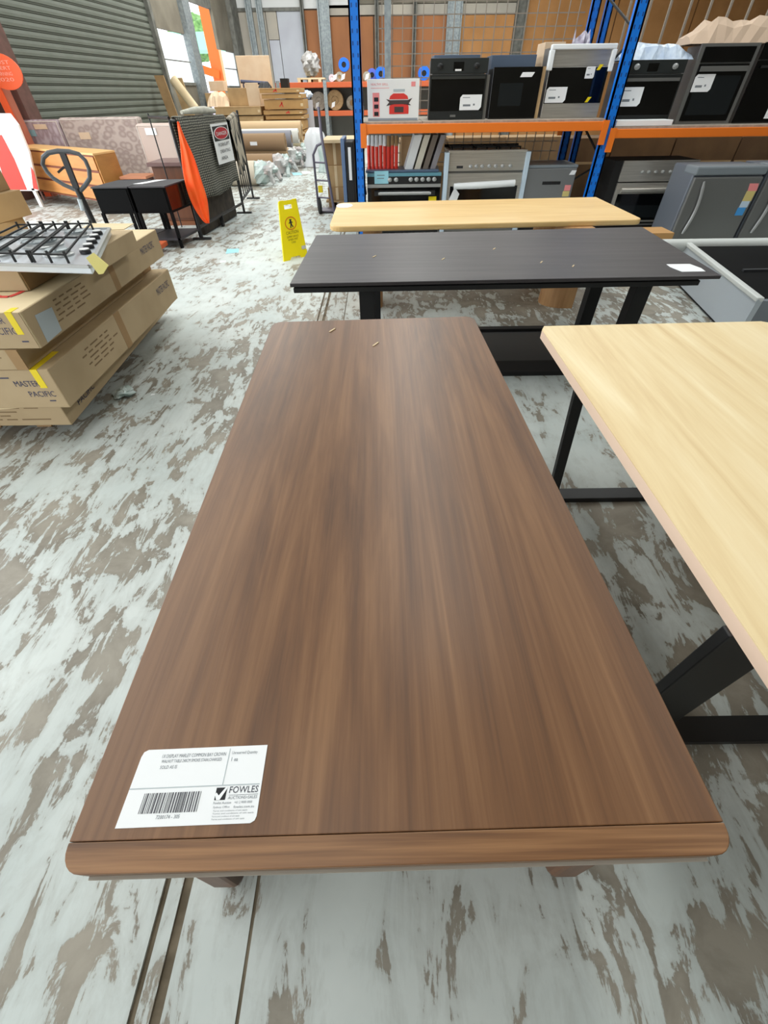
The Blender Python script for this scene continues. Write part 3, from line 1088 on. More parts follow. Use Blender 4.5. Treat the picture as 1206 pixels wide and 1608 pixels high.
# 2 black glass oven
o, x0, x1, z0, z1, y = oven('built_in_oven', 'frameless black glass oven with a small window, tape strip top right', (766, 185), (839, 183), 105, zdl)
W_, H_ = x1 - x0, z1 - z0
part(o, 'body', MB().box(x0 + .03, x1 - .03, y + .03, y + .5, z0, z1 - .01), M_blackm)
d_ = part(o, 'door', MB().box(x0, x1, y, y + .03, z0, z1), M_glass, bevel=.003)
part(d_, 'window', MB().box(x0 + .17 * W_, x0 + .65 * W_, y - .002, y, z0 + .26 * H_, z0 + .7 * H_), M_glass2)
part(o, 'tape_strip', MB().slab([(x0 + .56 * W_, y - .004, z0 + .81 * H_), (x0 + .8 * W_, y - .004, z0 + .81 * H_), (x0 + .85 * W_, y - .004, z0 + .9 * H_), (x0 + .6 * W_, y - .004, z0 + .9 * H_)], (0, .003, 0)), M_paper)
part(o, 'side_trim', MB().box(x1 + .003, x1 + .05, y + .02, y + .05, z0, z1), M_card)
# 3 stainless oven in foam
o, x0, x1, z0, z1, y = oven('built_in_oven', 'stainless oven with white foam packing round its top and yellow tape', (849, 181), (938, 179), 69, zdl, YO + .1)
W_, H_ = x1 - x0, z1 - z0
part(o, 'body', MB().box(x0 + .03, x1 - .03, y + .03, y + .5, z0, z1 - .02), M_steeld)
part(o, 'control_panel', MB().box(x0, x1, y, y + .03, z0 + .715 * H_, z0 + .93 * H_), M_steel, bevel=.003)
d_ = part(o, 'door', MB().box(x0, x1, y, y + .03, z0, z0 + .71 * H_), M_steel, bevel=.003)
part(d_, 'glass', MB().box(x0 + .005, x1 - .005, y - .004, y, z0 + .21 * H_, z0 + .7 * H_), M_glass)
part(o, 'foam_cap', MB().box(x0 - .02, x1 + .03, y - .03, y + .06, z0 + .93 * H_, z1).box(x0 - .03, x0 + .03, y - .03, y + .06, z0 + .66 * H_, z0 + .93 * H_)
     .box(x1 - .02, x1 + .04, y - .03, y + .06, z0 + .64 * H_, z0 + .93 * H_), M_foam, bevel=.01)
paperlabel(o, x0 + .02 * W_, x0 + .37 * W_, z0 + .22 * H_, z0 + .44 * H_, y - .008)
paperlabel(o, x0 + .62 * W_, x0 + .77 * W_, z0 + .55 * H_, z0 + .71 * H_, y - .008)
for u, v in ((.79, .66), (.72, .22)):
    part(o, 'tape', MB().slab([(x0 + u * W_, y - .008, z0 + v * H_), (x0 + (u + .05) * W_, y - .008, z0 + v * H_), (x0 + (u + .1) * W_, y - .008, z0 + (v + .075) * H_), (x0 + (u + .04) * W_, y - .008, z0 + (v + .075) * H_)], (0, .003, 0)), M_ytape)
# 4 black oven, right bay
o, x0, x1, z0, z1, y = oven('built_in_oven', 'black oven with silver bar handle just right of the blue upright', (957, 192), (1049, 186), 94, zdr, YO)
W_, H_ = x1 - x0, z1 - z0
part(o, 'body', MB().box(x0 + .03, x1 - .02, y + .03, y + .5, z0, z1 - .01), M_steeld)
part(o, 'control_panel', MB().box(x0, x1, y, y + .03, z1 - .2 * H_, z1), mat('anthracite_panel', (36, 40, 40)), bevel=.003)
d_ = part(o, 'door', MB().box(x0, x1, y, y + .03, z0, z1 - .21 * H_), mat('anthracite_door', (30, 33, 33)), bevel=.003)
part(d_, 'glass', MB().box(x0 + .02, x1 - .02, y - .003, y, z0 + .16 * H_, z0 + .68 * H_), M_glass)
part(d_, 'handle', MB().box(x0 + .04, x1 - .04, y - .035, y - .015, z0 + .685 * H_, z0 + .735 * H_).box(x0 + .07, x0 + .1, y - .02, y, z0 + .69 * H_, z0 + .73 * H_)
     .box(x1 - .1, x1 - .07, y - .02, y, z0 + .69 * H_, z0 + .73 * H_), M_steeld)
part(o, 'display', MB().box(x0 + .38 * W_, x0 + .55 * W_, y - .003, y, z1 - .17 * H_, z1 - .05 * H_), M_glass)
for u in (.2, .82):
    knob(o, x0 + u * W_, y, z1 - .1 * H_, .03, M_steelp)
paperlabel(o, x0 + .05 * W_, x0 + .42 * W_, z0 + .3 * H_, z0 + .6 * H_, y - .007)
solo('foam_strip', MB().box(x0 - .03, x1 - .08, YR + .03, y - .05, zdr, zdr + .06), M_foam, 'white foam strip on the shelf edge below the black oven', 'packing', bevel=.005)
# 5 dark oven with grey frame
o, x0, x1, z0, z1, y = oven('built_in_oven', 'dark oven in a grey frame with a white label top left', (1066, 188), (1143, 185), 68, zdr, YO)
W_, H_ = x1 - x0, z1 - z0
part(o, 'body', MB().box(x0 + .03, x1 - .02, y + .03, y + .5, z0, z1 - .01), M_steeld)
part(o, 'frame', frame4(x0 - .04, x1 + .04, z0, z1, y + .01, y + .04, .05), M_steeld)
part(o, 'control_panel', MB().box(x0 + .01, x1 - .01, y, y + .03, z0 + .78 * H_, z1 - .03), M_glass)
d_ = part(o, 'door', MB().box(x0 + .01, x1 - .01, y, y + .03, z0 + .03, z0 + .76 * H_), M_glass, bevel=.003)
part(d_, 'window', MB().box(x0 + .08 * W_, x1 - .08 * W_, y - .002, y, z0 + .12 * H_, z0 + .62 * H_), M_glass2)
part(d_, 'handle', MB().box(x0 + .03, x1 - .03, y - .035, y - .015, z0 + .67 * H_, z0 + .735 * H_).box(x0 + .07, x0 + .1, y - .02, y, z0 + .68 * H_, z0 + .72 * H_)
     .box(x1 - .1, x1 - .07, y - .02, y, z0 + .68 * H_, z0 + .72 * H_), M_steeld)
paperlabel(o, x0 + .02 * W_, x0 + .4 * W_, z0 + .42 * H_, z0 + .64 * H_, y - .006)
# 6 black oven at the frame edge
o, x0, x1, z0, z1, y = oven('built_in_oven', 'plain black oven at the right edge of the picture', (1153, 186), (1228, 183), 66, zdr, YO)
W_, H_ = x1 - x0, z1 - z0
part(o, 'body', MB().box(x0 + .03, x1 - .02, y + .03, y + .5, z0, z1 - .01), M_steeld)
part(o, 'control_panel', MB().box(x0, x1, y, y + .03, z0 + .8 * H_, z1), M_glass)
d_ = part(o, 'door', MB().box(x0, x1, y, y + .03, z0, z0 + .79 * H_), M_glass, bevel=.003)
part(d_, 'handle', MB().box(x0 + .05, x1 - .05, y - .035, y - .015, z0 + .7 * H_, z0 + .73 * H_).box(x0 + .07, x0 + .1, y - .02, y, z0 + .7 * H_, z0 + .73 * H_), M_blackm)
paperlabel(o, x0 + .62 * W_, x0 + .95 * W_, z0 + .06 * H_, z0 + .26 * H_, y - .006)


# items behind and on top of the ovens
def pbox(name, px0, px1, py0, py1, Y, dep, z0, mt, label, cat='box', bevel=.004, group=None):
    a, b, t = PY(px0, py1, Y), PY(px1, py1, Y), PY((px0 + px1) / 2, py0, Y)
    zb = z0 if z0 is not None else a.z
    return solo(name, MB().box(min(a.x, b.x), max(a.x, b.x), Y, Y + dep, zb, t.z), mt, label, cat, group, bevel=bevel)


pbox('storage_crate', 680, 750, 86, 130, YO + .62, .4, zdl, mat('slate_blue_plastic', (82, 96, 116), .6), 'slate blue crate behind the black knob oven', 'crate')
pbox('storage_crate', 768, 836, 86, 130, YO + .62, .4, zdl, mat('slate_blue_plastic', (82, 96, 116), .6), 'slate blue crate behind the frameless black glass oven', 'crate')
pbox('carton', 842, 872, 66, 150, YO + .68, .4, zdl, M_cardp, 'beige carton standing behind the stainless oven', 'box')


def crumple(name, px0, px1, py0, py1, Y, dep, z0, mt, label, cat, seed, n=12):
    rnd = random.Random(seed)
    a, b = PY(px0, py1, Y), PY(px1, py1, Y)
    zt_ = PY((px0 + px1) / 2, py0, Y).z
    vs, fs = [], []
    for i in range(n + 1):
        for j in range(6):
            u, v = i / n, j / 5
            ed = min(1, 4 * u * (1 - u) + .35)
            hh = z0 + (zt_ - z0) * ed * sin(pi * (.12 + .76 * v)) * rnd.uniform(.72, 1.05)
            if j in (0, 5):
                hh = z0
            vs.append((a.x + (b.x - a.x) * u, Y + dep * v + rnd.uniform(-.02, .02), hh))
    for i in range(n):
        for j in range(5):
            fs.append((i * 6 + j, i * 6 + j + 1, i * 6 + j + 7, i * 6 + j + 6))
    k = len(vs)
    for u in (0, n):
        pass
    fs.append(tuple(j for j in range(5, -1, -1)))
    fs.append(tuple(n * 6 + j for j in range(6)))
    fs.append(tuple(i * 6 for i in range(n + 1)))
    fs.append(tuple(i * 6 + 5 for i in range(n, -1, -1)))
    return solo(name, MB().add(vs, fs), mt, label, cat)


M_bubble = mat('bluish_bubble_wrap', (206, 220, 236), .35, c2=(180, 198, 222), scale=12, bump=.5)
M_lilacw = mat('lilac_film', (150, 140, 160), .4, c2=(206, 204, 216), scale=18, bump=.5)
ztop4 = PY(1010, 94, YO).z
crumple('bubble_wrap', 975, 1088, 64, 94, YO + .05, .45, ztop4, M_bubble, 'bluish bubble wrap piled on top of the black oven right of the upright', 'packing', 3)
ztop5 = PY(1110, 68, YO).z
crumple('cardboard_sheet', 1085, 1240, 22, 68, YO + .06, .45, ztop5, mat('greyish_pink_card', (196, 172, 150), .85), 'crumpled beige cardboard on top of the dark framed oven', 'packing', 5)
crumple('plastic_wrap', 897, 938, 40, 66, YO + .75, .35, PY(900, 70, YO + .75).z - .6, M_lilacw, 'crumpled lilac plastic wrap behind the stainless oven', 'packing', 9)

# ---- lower level of the rack
ZF = .02
Yk = 7.86
# range cooker under a blue tray
a, b, t = PY(576, 262, Yk), PY(694, 262, Yk), PY(640, 277, Yk)
o = thing('range_cooker', 'black range cooker with silver knobs and a blue note under the rack', 'cooker', ((a.x + b.x) / 2, Yk + .25, 0))
x0, x1, z1 = a.x, b.x, t.z
zK = lambda py: PY(640, py, Yk).z
part(o, 'body', MB().box(x0, x1, Yk + .02, Yk + .6, ZF, z1), M_blackm, bevel=.004)
part(o, 'hob_top', MB().box(x0, x1, Yk, Yk + .6, z1, z1 + .04), mat('teal_film', (98, 150, 166), .3), bevel=.004)
part(o, 'control_panel', MB().box(x0, x1, Yk, Yk + .02, zK(289), z1), M_black)
for px in (612, 622, 645, 654, 663.5, 673, 682):
    knob(o, PY(px, 282, Yk).x, Yk, zK(282), .026, M_steelp)
dd = part(o, 'door', MB().box(x0 + .02, x1 - .02, Yk, Yk + .02, zK(345), zK(291)), M_glass)
part(dd, 'door_rail', MB().box(x0, x1, Yk - .02, Yk, zK(294), zK(289)), M_steelp)
part(dd, 'handle', MB().tube([(PY(594, 303, Yk).x, Yk - .06, zK(302.5)), (PY(676, 303, Yk).x, Yk - .06, zK(302.5))], .022, 10), M_steelp, smooth=True)
for px in (592, 678):
    part(dd, 'handle_bracket', MB().box(PY(px, 303, Yk).x - .04, PY(px, 303, Yk).x + .04, Yk - .075, Yk, zK(306), zK(299)), M_black)
part(dd, 'yellow_tape', MB().box(PY(673, 312, Yk).x, PY(685, 312, Yk).x, Yk - .004, Yk, zK(316), zK(309)), M_ytape)
part(o, 'drawer_front', MB().box(x0 + .02, x1 - .02, Yk, Yk + .02, .1, zK(348)), M_steelp)
nt_ = part(o, 'note', MB().box(PY(588, 280, Yk).x, PY(610, 280, Yk).x, Yk - .006, Yk - .002, zK(288), zK(268)), M_ltblue)
part(nt_, 'writing', MB().box(PY(592, 280, Yk).x, PY(604, 280, Yk).x, Yk - .008, Yk - .006, zK(275), zK(274)).box(PY(592, 280, Yk).x, PY(603, 280, Yk).x, Yk - .008, Yk - .006, zK(280), zK(279)), M_greyink)
zt0 = z1 + .043
solo('baking_tray', MB().prism([(x0 - .02, Yk + .02), (x1 - .04, Yk + .02), (x1 + .0, Yk + .5), (x0, Yk + .5)], zt0, zt0 + .03), mat('steel_blue_tray', (92, 112, 138), .35, .3),
     'flat steel blue tray lying on the black range cooker', 'tray', bevel=.006)
zt1 = zt0 + .03
px = 577
M_redc = mat('red_carton', (236, 58, 38), .5)
for k in range(8):
    q0, q1 = PY(px, 256, Yk + .12), PY(px + 5.4, 256, Yk + .12)
    tp = PY(px, 213 + (k > 4) * .5, Yk + .12).z
    mid = PY(px, 229 + (k % 3), Yk + .12).z
    rr = (q1.x - q0.x) / 2 + .001
    o = thing('wrapped_pole', ('red carton tube, %s on the black range cooker' %
                               ('leftmost', 'second from the left', 'third from the left', 'fourth from the left', 'fourth from the right', 'third from the right, brown cap', 'second from the right, brown cap', 'rightmost, brown cap')[k]),
              'tube', (q0.x + rr, Yk + .2, zt1), 'red carton tubes on the range cooker')
    part(o, 'tube', MB().lathe((q0.x + rr, Yk + .2, zt1), (0, 0, 1), [(rr, 0), (rr, mid - zt1)], 14), M_redc, smooth=True)
    part(o, 'cap', MB().lathe((q0.x + rr, Yk + .2, mid), (0, 0, 1), [(rr * 1.02, 0), (rr * 1.02, tp - mid - .02), (rr * .8, tp - mid)], 14), M_foam if k < 5 else M_cardd, smooth=True)
    px += 6.1
for i, (pa, pb, mt, nm) in enumerate(((640, 652, M_foam, 'bluish white'), (655, 664, mat('cream_panel', (214, 210, 194)), 'cream'), (668, 676, mat('taupe_panel', (118, 108, 98)), 'taupe'), (680, 688, mat('grey_panel', (142, 138, 142)), 'grey'))):
    q0, q1 = PY(pa - 4, 256, Yk + .1), PY(pb - 4, 256, Yk + .1)
    h = PY(pb, 212, Yk + .1).z
    d = .13
    solo('shelf_panel', MB().slab([(q0.x, Yk + .1, zt1), (q1.x, Yk + .1, zt1), (q1.x + d, Yk + .1, h), (q0.x + d, Yk + .1, h)], (0, .4, 0)), mt,
         '%s panel leaning among the boards on the range cooker' % nm, 'panel', 'boards on the range cooker')
pbox('carton', 630, 646, 214, 256, Yk + .5, .2, zt1, M_card, 'brown carton behind the red tubes on the range cooker', 'box')

# stainless range cooker
a, b = PY(697, 300, Yk), PY(815, 300, Yk)
o = thing('range_cooker', 'stainless steel range cooker with foam corners and wrapped handle under the rack', 'cooker', ((a.x + b.x) / 2, Yk + .25, 0))
x0, x1 = a.x + .03, b.x + .02
zK = lambda py: PY(755, py, Yk).z
z1 = zK(240)
part(o, 'body', MB().box(x0 + .01, x1 - .01, Yk + .03, Yk + .6, ZF, z1), M_steeld, bevel=.004)
part(o, 'hob_top', MB().box(x0, x1, Yk - .01, Yk + .6, z1, z1 + .03), M_steel, bevel=.004)
part(o, 'control_panel', MB().box(x0, x1, Yk, Yk + .03, zK(268), z1), M_steel, bevel=.004)
part(o, 'backguard', MB().box(x0, x1, Yk + .57, Yk + .6, z1, z1 + .06), M_blackm)
for px in (739, 748, 757, 768, 778, 789, 801):
    knob(o, PY(px, 262, Yk).x, Yk, zK(261), .022, M_steelp)
part(o, 'badge', MB().box(PY(717, 262, Yk).x, PY(727, 262, Yk).x, Yk - .003, Yk, zK(264), zK(260)), M_ink)
gr = MB()
for k in range(3):
    gx0 = x0 + .05 + k * (x1 - x0 - .1) / 3
    gx1 = gx0 + (x1 - x0 - .1) / 3 - .03
    for yy in (Yk + .08, Yk + .28, Yk + .48):
        gr.box(gx0, gx1, yy, yy + .015, z1 + .05, z1 + .065)
    for xx in (gx0, (gx0 + gx1) / 2, gx1 - .015):
        gr.box(xx, xx + .015, Yk + .08, Yk + .495, z1 + .045, z1 + .06)
        for yy in (Yk + .08, Yk + .48):
            gr.box(xx, xx + .015, yy, yy + .015, z1 + .028, z1 + .05)
part(o, 'trivet', gr, M_blackm)
dd = part(o, 'door', MB().box(x0 + .01, x1 - .01, Yk, Yk + .03, zK(340), zK(272)), M_steel, bevel=.003)
part(dd, 'window', MB().box(x0 + .06, x1 - .06, Yk - .004, Yk, zK(335), zK(292)), M_glass)
part(dd, 'wrapped_handle', MB().tube([(PY(712, 290, Yk).x, Yk - .07, zK(291)), (PY(745, 290, Yk).x, Yk - .075, zK(290)), (PY(806, 290, Yk).x, Yk - .07, zK(287))], [.035, .042, .04], 10), M_foam, smooth=True)
for px in (720, 798):
    part(dd, 'handle_bracket', MB().box(PY(px, 290, Yk).x - .02, PY(px, 290, Yk).x + .02, Yk - .05, Yk, zK(293), zK(286)), M_steelp)
for xx in (x0 - .05, x1 - .01):
    part(o, 'foam_corner', MB().box(xx, xx + .06, Yk - .04, Yk + .08, ZF, z1 + .01), mat('pale_blue_foam', (188, 206, 220), .7), bevel=.006)
q = PY(704, 315, Yk - .01)
part(o, 'paper_tag', MB().slab([q, q + Vector((.12, 0, -.03)), q + Vector((.16, 0, .08)), q + Vector((.08, 0, .16))], (0, .004, 0)), M_paper)

# grey dishwasher
a, b = PY(820, 318, Yk), PY(893, 318, Yk)
zK = lambda py: PY(858, py, Yk).z
o = thing('dishwasher', 'grey dishwasher with coloured stickers beside the stainless cooker', 'dishwasher', ((a.x + b.x) / 2, Yk + .25, 0))
x0, x1, z1 = a.x, b.x, zK(264)
part(o, 'body', MB().box(x0, x1, Yk + .03, Yk + .6, ZF, z1), M_steeld, bevel=.01)
part(o, 'top', MB().box(x0 - .01, x1 + .01, Yk, Yk + .6, z1, z1 + .035), mat('slate_top', (120, 128, 134), .4), bevel=.008)
dd = part(o, 'door', MB().box(x0, x1, Yk, Yk + .03, .1, z1 - .004), mat('grey_steel_door', (134, 136, 138), .35, .5), bevel=.006)
part(dd, 'grip_recess', MB().box(x0 + .25, x1 - .2, Yk - .003, Yk, zK(290), zK(285)), M_blackm)
part(dd, 'sticker', MB().box(x1 - .12, x1 - .03, Yk - .003, Yk, zK(300), zK(291)), M_pink)
part(dd, 'sticker', MB().box(x1 - .13, x1 - .03, Yk - .004, Yk, zK(309), zK(300.5)), mat('straw_sticker', (206, 188, 120)))
part(dd, 'sticker', MB().slab([(x1 - .1, Yk - .004, zK(275)), (x1 - .02, Yk - .004, zK(275)), (x1 - .0, Yk - .004, zK(268)), (x1 - .07, Yk - .004, zK(268))], (0, .003, 0)), M_paper)
part(o, 'kick_plate', MB().box(x0 + .02, x1 - .02, Yk + .02, Yk + .03, ZF, .1), M_blackm)

# right bay: steel range, two appliances
a, b = PY(955, 330, Yk), PY(1058, 340, Yk)
zK = lambda py: PY(1030, py, Yk).z
o = thing('range_cooker', 'dark stainless range cooker with black sides right of the blue upright', 'cooker', ((a.x + b.x) / 2, Yk + .25, 0))
x0, x1, z1 = a.x + .02, b.x + .06, zK(252)
part(o, 'body', MB().box(x0 - .12, x1, Yk + .03, Yk + .6, ZF, z1), M_blackm, bevel=.004)
part(o, 'control_panel', MB().box(x0, x1, Yk, Yk + .03, zK(285), z1), M_steel, bevel=.004)
for px in (1008, 1018, 1029, 1040, 1052, 1065):
    knob(o, PY(px, 272, Yk).x, Yk, zK(270), .02, M_steelp)
dd = part(o, 'door', MB().box(x0, x1, Yk, Yk + .03, zK(348), zK(287)), M_steel, bevel=.003)
part(dd, 'window', MB().box(x0 + .05, x1 - .05, Yk - .004, Yk, zK(345), zK(304)), M_glass)
part(dd, 'window_strip', MB().box(x0 + .12, x1 - .16, Yk - .006, Yk - .003, zK(341), zK(322)), M_glass2)
part(dd, 'handle', MB().tube([(x0 + .05, Yk - .06, zK(297)), (x1 - .07, Yk - .06, zK(297))], .032, 10), M_steel, smooth=True)
for xx in (x0 + .1, x1 - .13):
    part(dd, 'handle_bracket', MB().box(xx, xx + .03, Yk - .05, Yk, zK(299), zK(294)), M_steeld)
part(o, 'drawer_front', MB().box(x0, x1, Yk, Yk + .03, .08, zK(351)), M_steeld)
pbox('timber_offcut', 1014, 1054, 366, 379, 6.4, .35, 0, mat('plywood', (190, 146, 92), .8), 'rough plywood offcut on the floor before the dark range', 'board')


def fridge(name, label, px0, px1, Y, pt, pb=385):
    a, b = PY(px0, pb, Y), PY(px1, pb, Y)
    zt_ = PY((px0 + px1) / 2 + 20, pt, Y).z
    o = thing(name, label, 'appliance', ((a.x + b.x) / 2, Y + .25, 0))
    x0, x1 = a.x, b.x
    part(o, 'body', MB().box(x0, x1, Y + .05, Y + .6, .02, zt_), mat('slate_side', (112, 118, 128), .4, .3), bevel=.02)
    part(o, 'top_rail', MB().box(x0 - .005, x1 + .005, Y + .01, Y + .3, zt_ - .085, zt_ + .01), mat('slate_top', (120, 128, 134)), bevel=.02)
    d = part(o, 'door', MB().box(x0 + .01, x1 - .01, Y, Y + .05, .06, zt_ - .1), mat('dark_grey_door', (124, 125, 124), .35, .5), bevel=.015)
    hx = x0 + .13
    pts = [(hx + .05 * sin(pi * k / 10), Y - .035, zt_ - .14 - k * (zt_ - .3) / 10) for k in range(11)]
    part(d, 'handle', MB().tube(pts, [.012] + [.02] * 9 + [.012], 8), M_steelp, smooth=True)
    return o, x0, x1, zt_


Yf = 6.9
o, x0, x1, zt_ = fridge('freestanding_fridge', 'dark grey bar fridge with an energy sticker on its door', 1047, 1147, Yf, 263)
part(o, 'energy_sticker', MB().slab([(x1 - .16, Yf - .004, zt_ - .17), (x1 - .04, Yf - .004, zt_ - .17), (x1 - .02, Yf - .004, zt_ - .25), (x1 - .14, Yf - .004, zt_ - .25)], (0, .003, 0)), M_pink)
part(o, 'energy_sticker', MB().box(x1 - .15, x1 - .03, Yf - .005, Yf - .002, zt_ - .36, zt_ - .25), mat('straw_sticker', (206, 188, 120)))
part(o, 'energy_sticker', MB().box(x1 - .15, x1 - .04, Yf - .006, Yf - .002, zt_ - .43, zt_ - .36), mat('pale_blue_print', (190, 208, 226)))
part(o, 'energy_sticker', MB().box(x1 - .16, x1 - .05, Yf - .005, Yf - .002, zt_ - .52, zt_ - .43), mat('sky_blue_print', (64, 148, 214)))
fridge('freestanding_fridge', 'dark grey bar fridge half cut off by the right edge', 1152, 1252, Yf, 260)

# low chest appliance lying beside the tables
q0, q1 = PZ(1148.6, 540, 0), PZ(1052, 438, 0)
zc = PY(1190, 471, q0.y).z
dv = (q1 - q0)
o = thing('chest_cabinet', 'low pale grey chest with a black glossy top at the right', 'appliance', ((q0.x + 3), (q0.y + q1.y) / 2, 0))
nv = Vector((1, 0, 0))
Q = [(q0.x, q0.y), (q0.x + 3.2, q0.y + .02), (q1.x + 3.2, q1.y), (q1.x, q1.y)]
part(o, 'base', MB().prism([(a + .03, b + .02) for a, b in Q], 0, .05), M_rubber)
part(o, 'side_panel', MB().prism([Q[0], (Q[0][0] + .05, Q[0][1]), (Q[3][0] + .05, Q[3][1]), Q[3]], .03, zc), mat('pale_grey_enamel', (176, 184, 192), .4))
part(o, 'front_panel', MB().prism([(Q[0][0] + .052, Q[0][1]), Q[1], (Q[1][0], Q[1][1] + .05), (Q[0][0] + .052, Q[0][1] + .05)], .03, zc - .01), mat('grey_enamel', (116, 122, 130), .4))
part(o, 'top_panel', MB().prism([(Q[0][0] + .05, Q[0][1] + .05), (Q[1][0], Q[1][1] + .05), Q[2], (Q[3][0] + .05, Q[3][1])], .03, zc - .02), mat('black_enamel', (5, 6, 7), .7, spec=.1))
part(o, 'rim', MB().bar((Q[0][0] + .02, Q[0][1], zc), (Q[3][0] + .02, Q[3][1], zc), .06, .035), mat('light_rim', (204, 208, 206), .4), bevel=.008)
zb = PY(1120, 381, q1.y).z
part(o, 'back_rail', MB().tube([(Q[3][0] - .3, Q[3][1], zb - .02), (Q[2][0], Q[2][1] - .02, zb - .02)], .06, 12), mat('light_rim', (204, 208, 206)), smooth=True)
part(o, 'back_panel', MB().box(Q[3][0], Q[2][0], Q[3][1], Q[3][1] + .05, .03, zb - .06), M_blackm)
part(o, 'divider', MB().bar((Q[0][0] + .4, 4.45, zc - .01), (Q[0][0] + 3, 4.5, zc - .01), .03, .02), mat('dull_dark_bar', (52, 54, 58), .5))

# ------------------------------------------------------------------ carton stack on the left
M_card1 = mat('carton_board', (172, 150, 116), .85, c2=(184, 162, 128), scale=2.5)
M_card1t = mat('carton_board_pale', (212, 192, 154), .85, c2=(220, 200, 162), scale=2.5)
M_marker = mat('blue_black_marker', (70, 72, 96), .8)
M_brprint = mat('brown_print', (128, 104, 74), .8)
rdm = random.Random(5)


def printlines(par, org, right, upv, wid, hgt, n, mt, dash=.16):
    mbp = MB()
    right, upv, org = Vector(right), Vector(upv), Vector(org)
    nn = right.cross(upv).normalized()
    for i in range(n):
        v = hgt * (i + .5) / n
        u = rdm.uniform(0, .2) * wid
        while u < wid * rdm.uniform(.6, 1):
            l_ = rdm.uniform(.4, 1.2) * dash
            h = hgt / n * .28
            p = org + right * u + upv * v + nn * .001
            mbp.slab([p, p + right * l_, p + right * l_ + upv * h, p + upv * h], nn * -.0008)
            u += l_ + .03
    return part(par, 'printed_text', mbp, mt)


sk = thing('pallet', 'dark pallet under the long carton stack', 'pallet', (-2.6, 3.3, 0))
for x in (-3.1, -2.75, -2.4):
    part(sk, 'runner', MB().box(x, x + .1, 2.45, 4.3, 0, .075), M_cardd)
for k in range(6):
    part(sk, 'slat', MB().box(-3.2, -2.25, 2.4 + k * .33, 2.55 + k * .33, .075, .098), M_cardd)
# bottom carton
o = thing('long_carton', 'long flat carton at the bottom of the left stack', 'box', (-2.6, 3.35, .098))
part(o, 'carton', MB().prism([(-3.3, 2.31), (-2.03, 2.31), (-2.15, 4.5), (-3.3, 4.5)], .1, .285), M_card1, bevel=.006)
printlines(o, (-2.9, 2.3095, .13), (1, 0, 0), (0, 0, 1), .75, .11, 4, M_brprint)
text(o, 'marker_text', 'MASTER', (-2.038 + .003, 2.45, .21), (-.055, 1, 0), (0, 0, 1), .25, .04, M_marker, .1)
text(o, 'marker_text', 'PACIFIC', (-2.039 + .003, 2.47, .15), (-.055, 1, 0), (0, 0, 1), .24, .04, M_marker, .1)
# torn liner sheet
solo('cardboard_sheet', MB().prism([(-3.2, 2.2), (-2.3, 2.2), (-2.12, 2.23), (-2.05, 2.33), (-2.1, 4.3), (-3.2, 4.3)], .287, .297), M_card1t, 'pale torn cardboard sheet lying on the bottom long carton', 'sheet')
# carton B
o = thing('long_carton', 'long carton marked MASTER PACIFIC with yellow tape, second from the floor', 'box', (-2.5, 3.15, .298))
part(o, 'carton', MB().box(-3.2, -1.865, 2.19, 4.07, .3, .54), M_card1, bevel=.006)
text(o, 'marker_text', 'MASTER', (-2.10, 2.188, .44), (1, 0, 0), (0, 0, 1), .14, .035, M_marker)
text(o, 'marker_text', 'PACIFIC', (-2.055, 2.188, .375), (1, 0, 0), (0, 0, 1), .15, .035, M_marker)
part(o, 'marker_dash', MB().box(-1.96, -1.925, 2.1878, 2.1895, .345, .352), M_marker)
part(o, 'marker_dash', MB().box(-2.18, -2.11, 2.1878, 2.1895, .49, .497), M_marker)
part(o, 'yellow_tape', MB().box(-1.965, -1.925, 2.188, 2.19, .43, .54).box(-1.965, -1.925, 2.188, 2.42, .54, .5412), M_ytape)
printlines(o, (-1.8645, 2.5, .36), (0, 1, 0), (0, 0, 1), .5, .14, 5, M_brprint, .09)
text(o, 'marker_text', 'MASTER PACIFIC', (-1.8640, 3.72, .43), (0, 1, 0), (0, 0, 1), .26, .05, M_marker)
part(o, 'seam_tape', MB().box(-1.867, -1.864, 3.0, 3.08, .3, .54), M_cardd)
# thin carton D
o = thing('flat_carton', 'thin flat carton sandwiched between the two taped long cartons', 'box', (-2.6, 3.0, .542))
part(o, 'carton', MB().box(-3.2, -1.96, 2.185, 3.8, .5425, .655), M_card1, bevel=.004)
part(o, 'end_flap', MB().box(-2.02, -1.958, 2.18, 2.186, .545, .655), M_cardd)
printlines(o, (-2.6, 2.185, .56), (1, 0, 0), (0, 0, 1), .5, .08, 4, M_brprint)
# spacer carton between (dark flank)
o = thing('flat_carton', 'thin carton set back at the far end of the second layer', 'box', (-2.5, 3.9, .542))
part(o, 'carton', MB().box(-3.1, -2.0, 3.82, 4.05, .5425, .65), M_cardd, bevel=.004)
part(o, 'tape', MB().box(-2.6, -2.55, 3.818, 3.82, .5425, .65), M_card1)
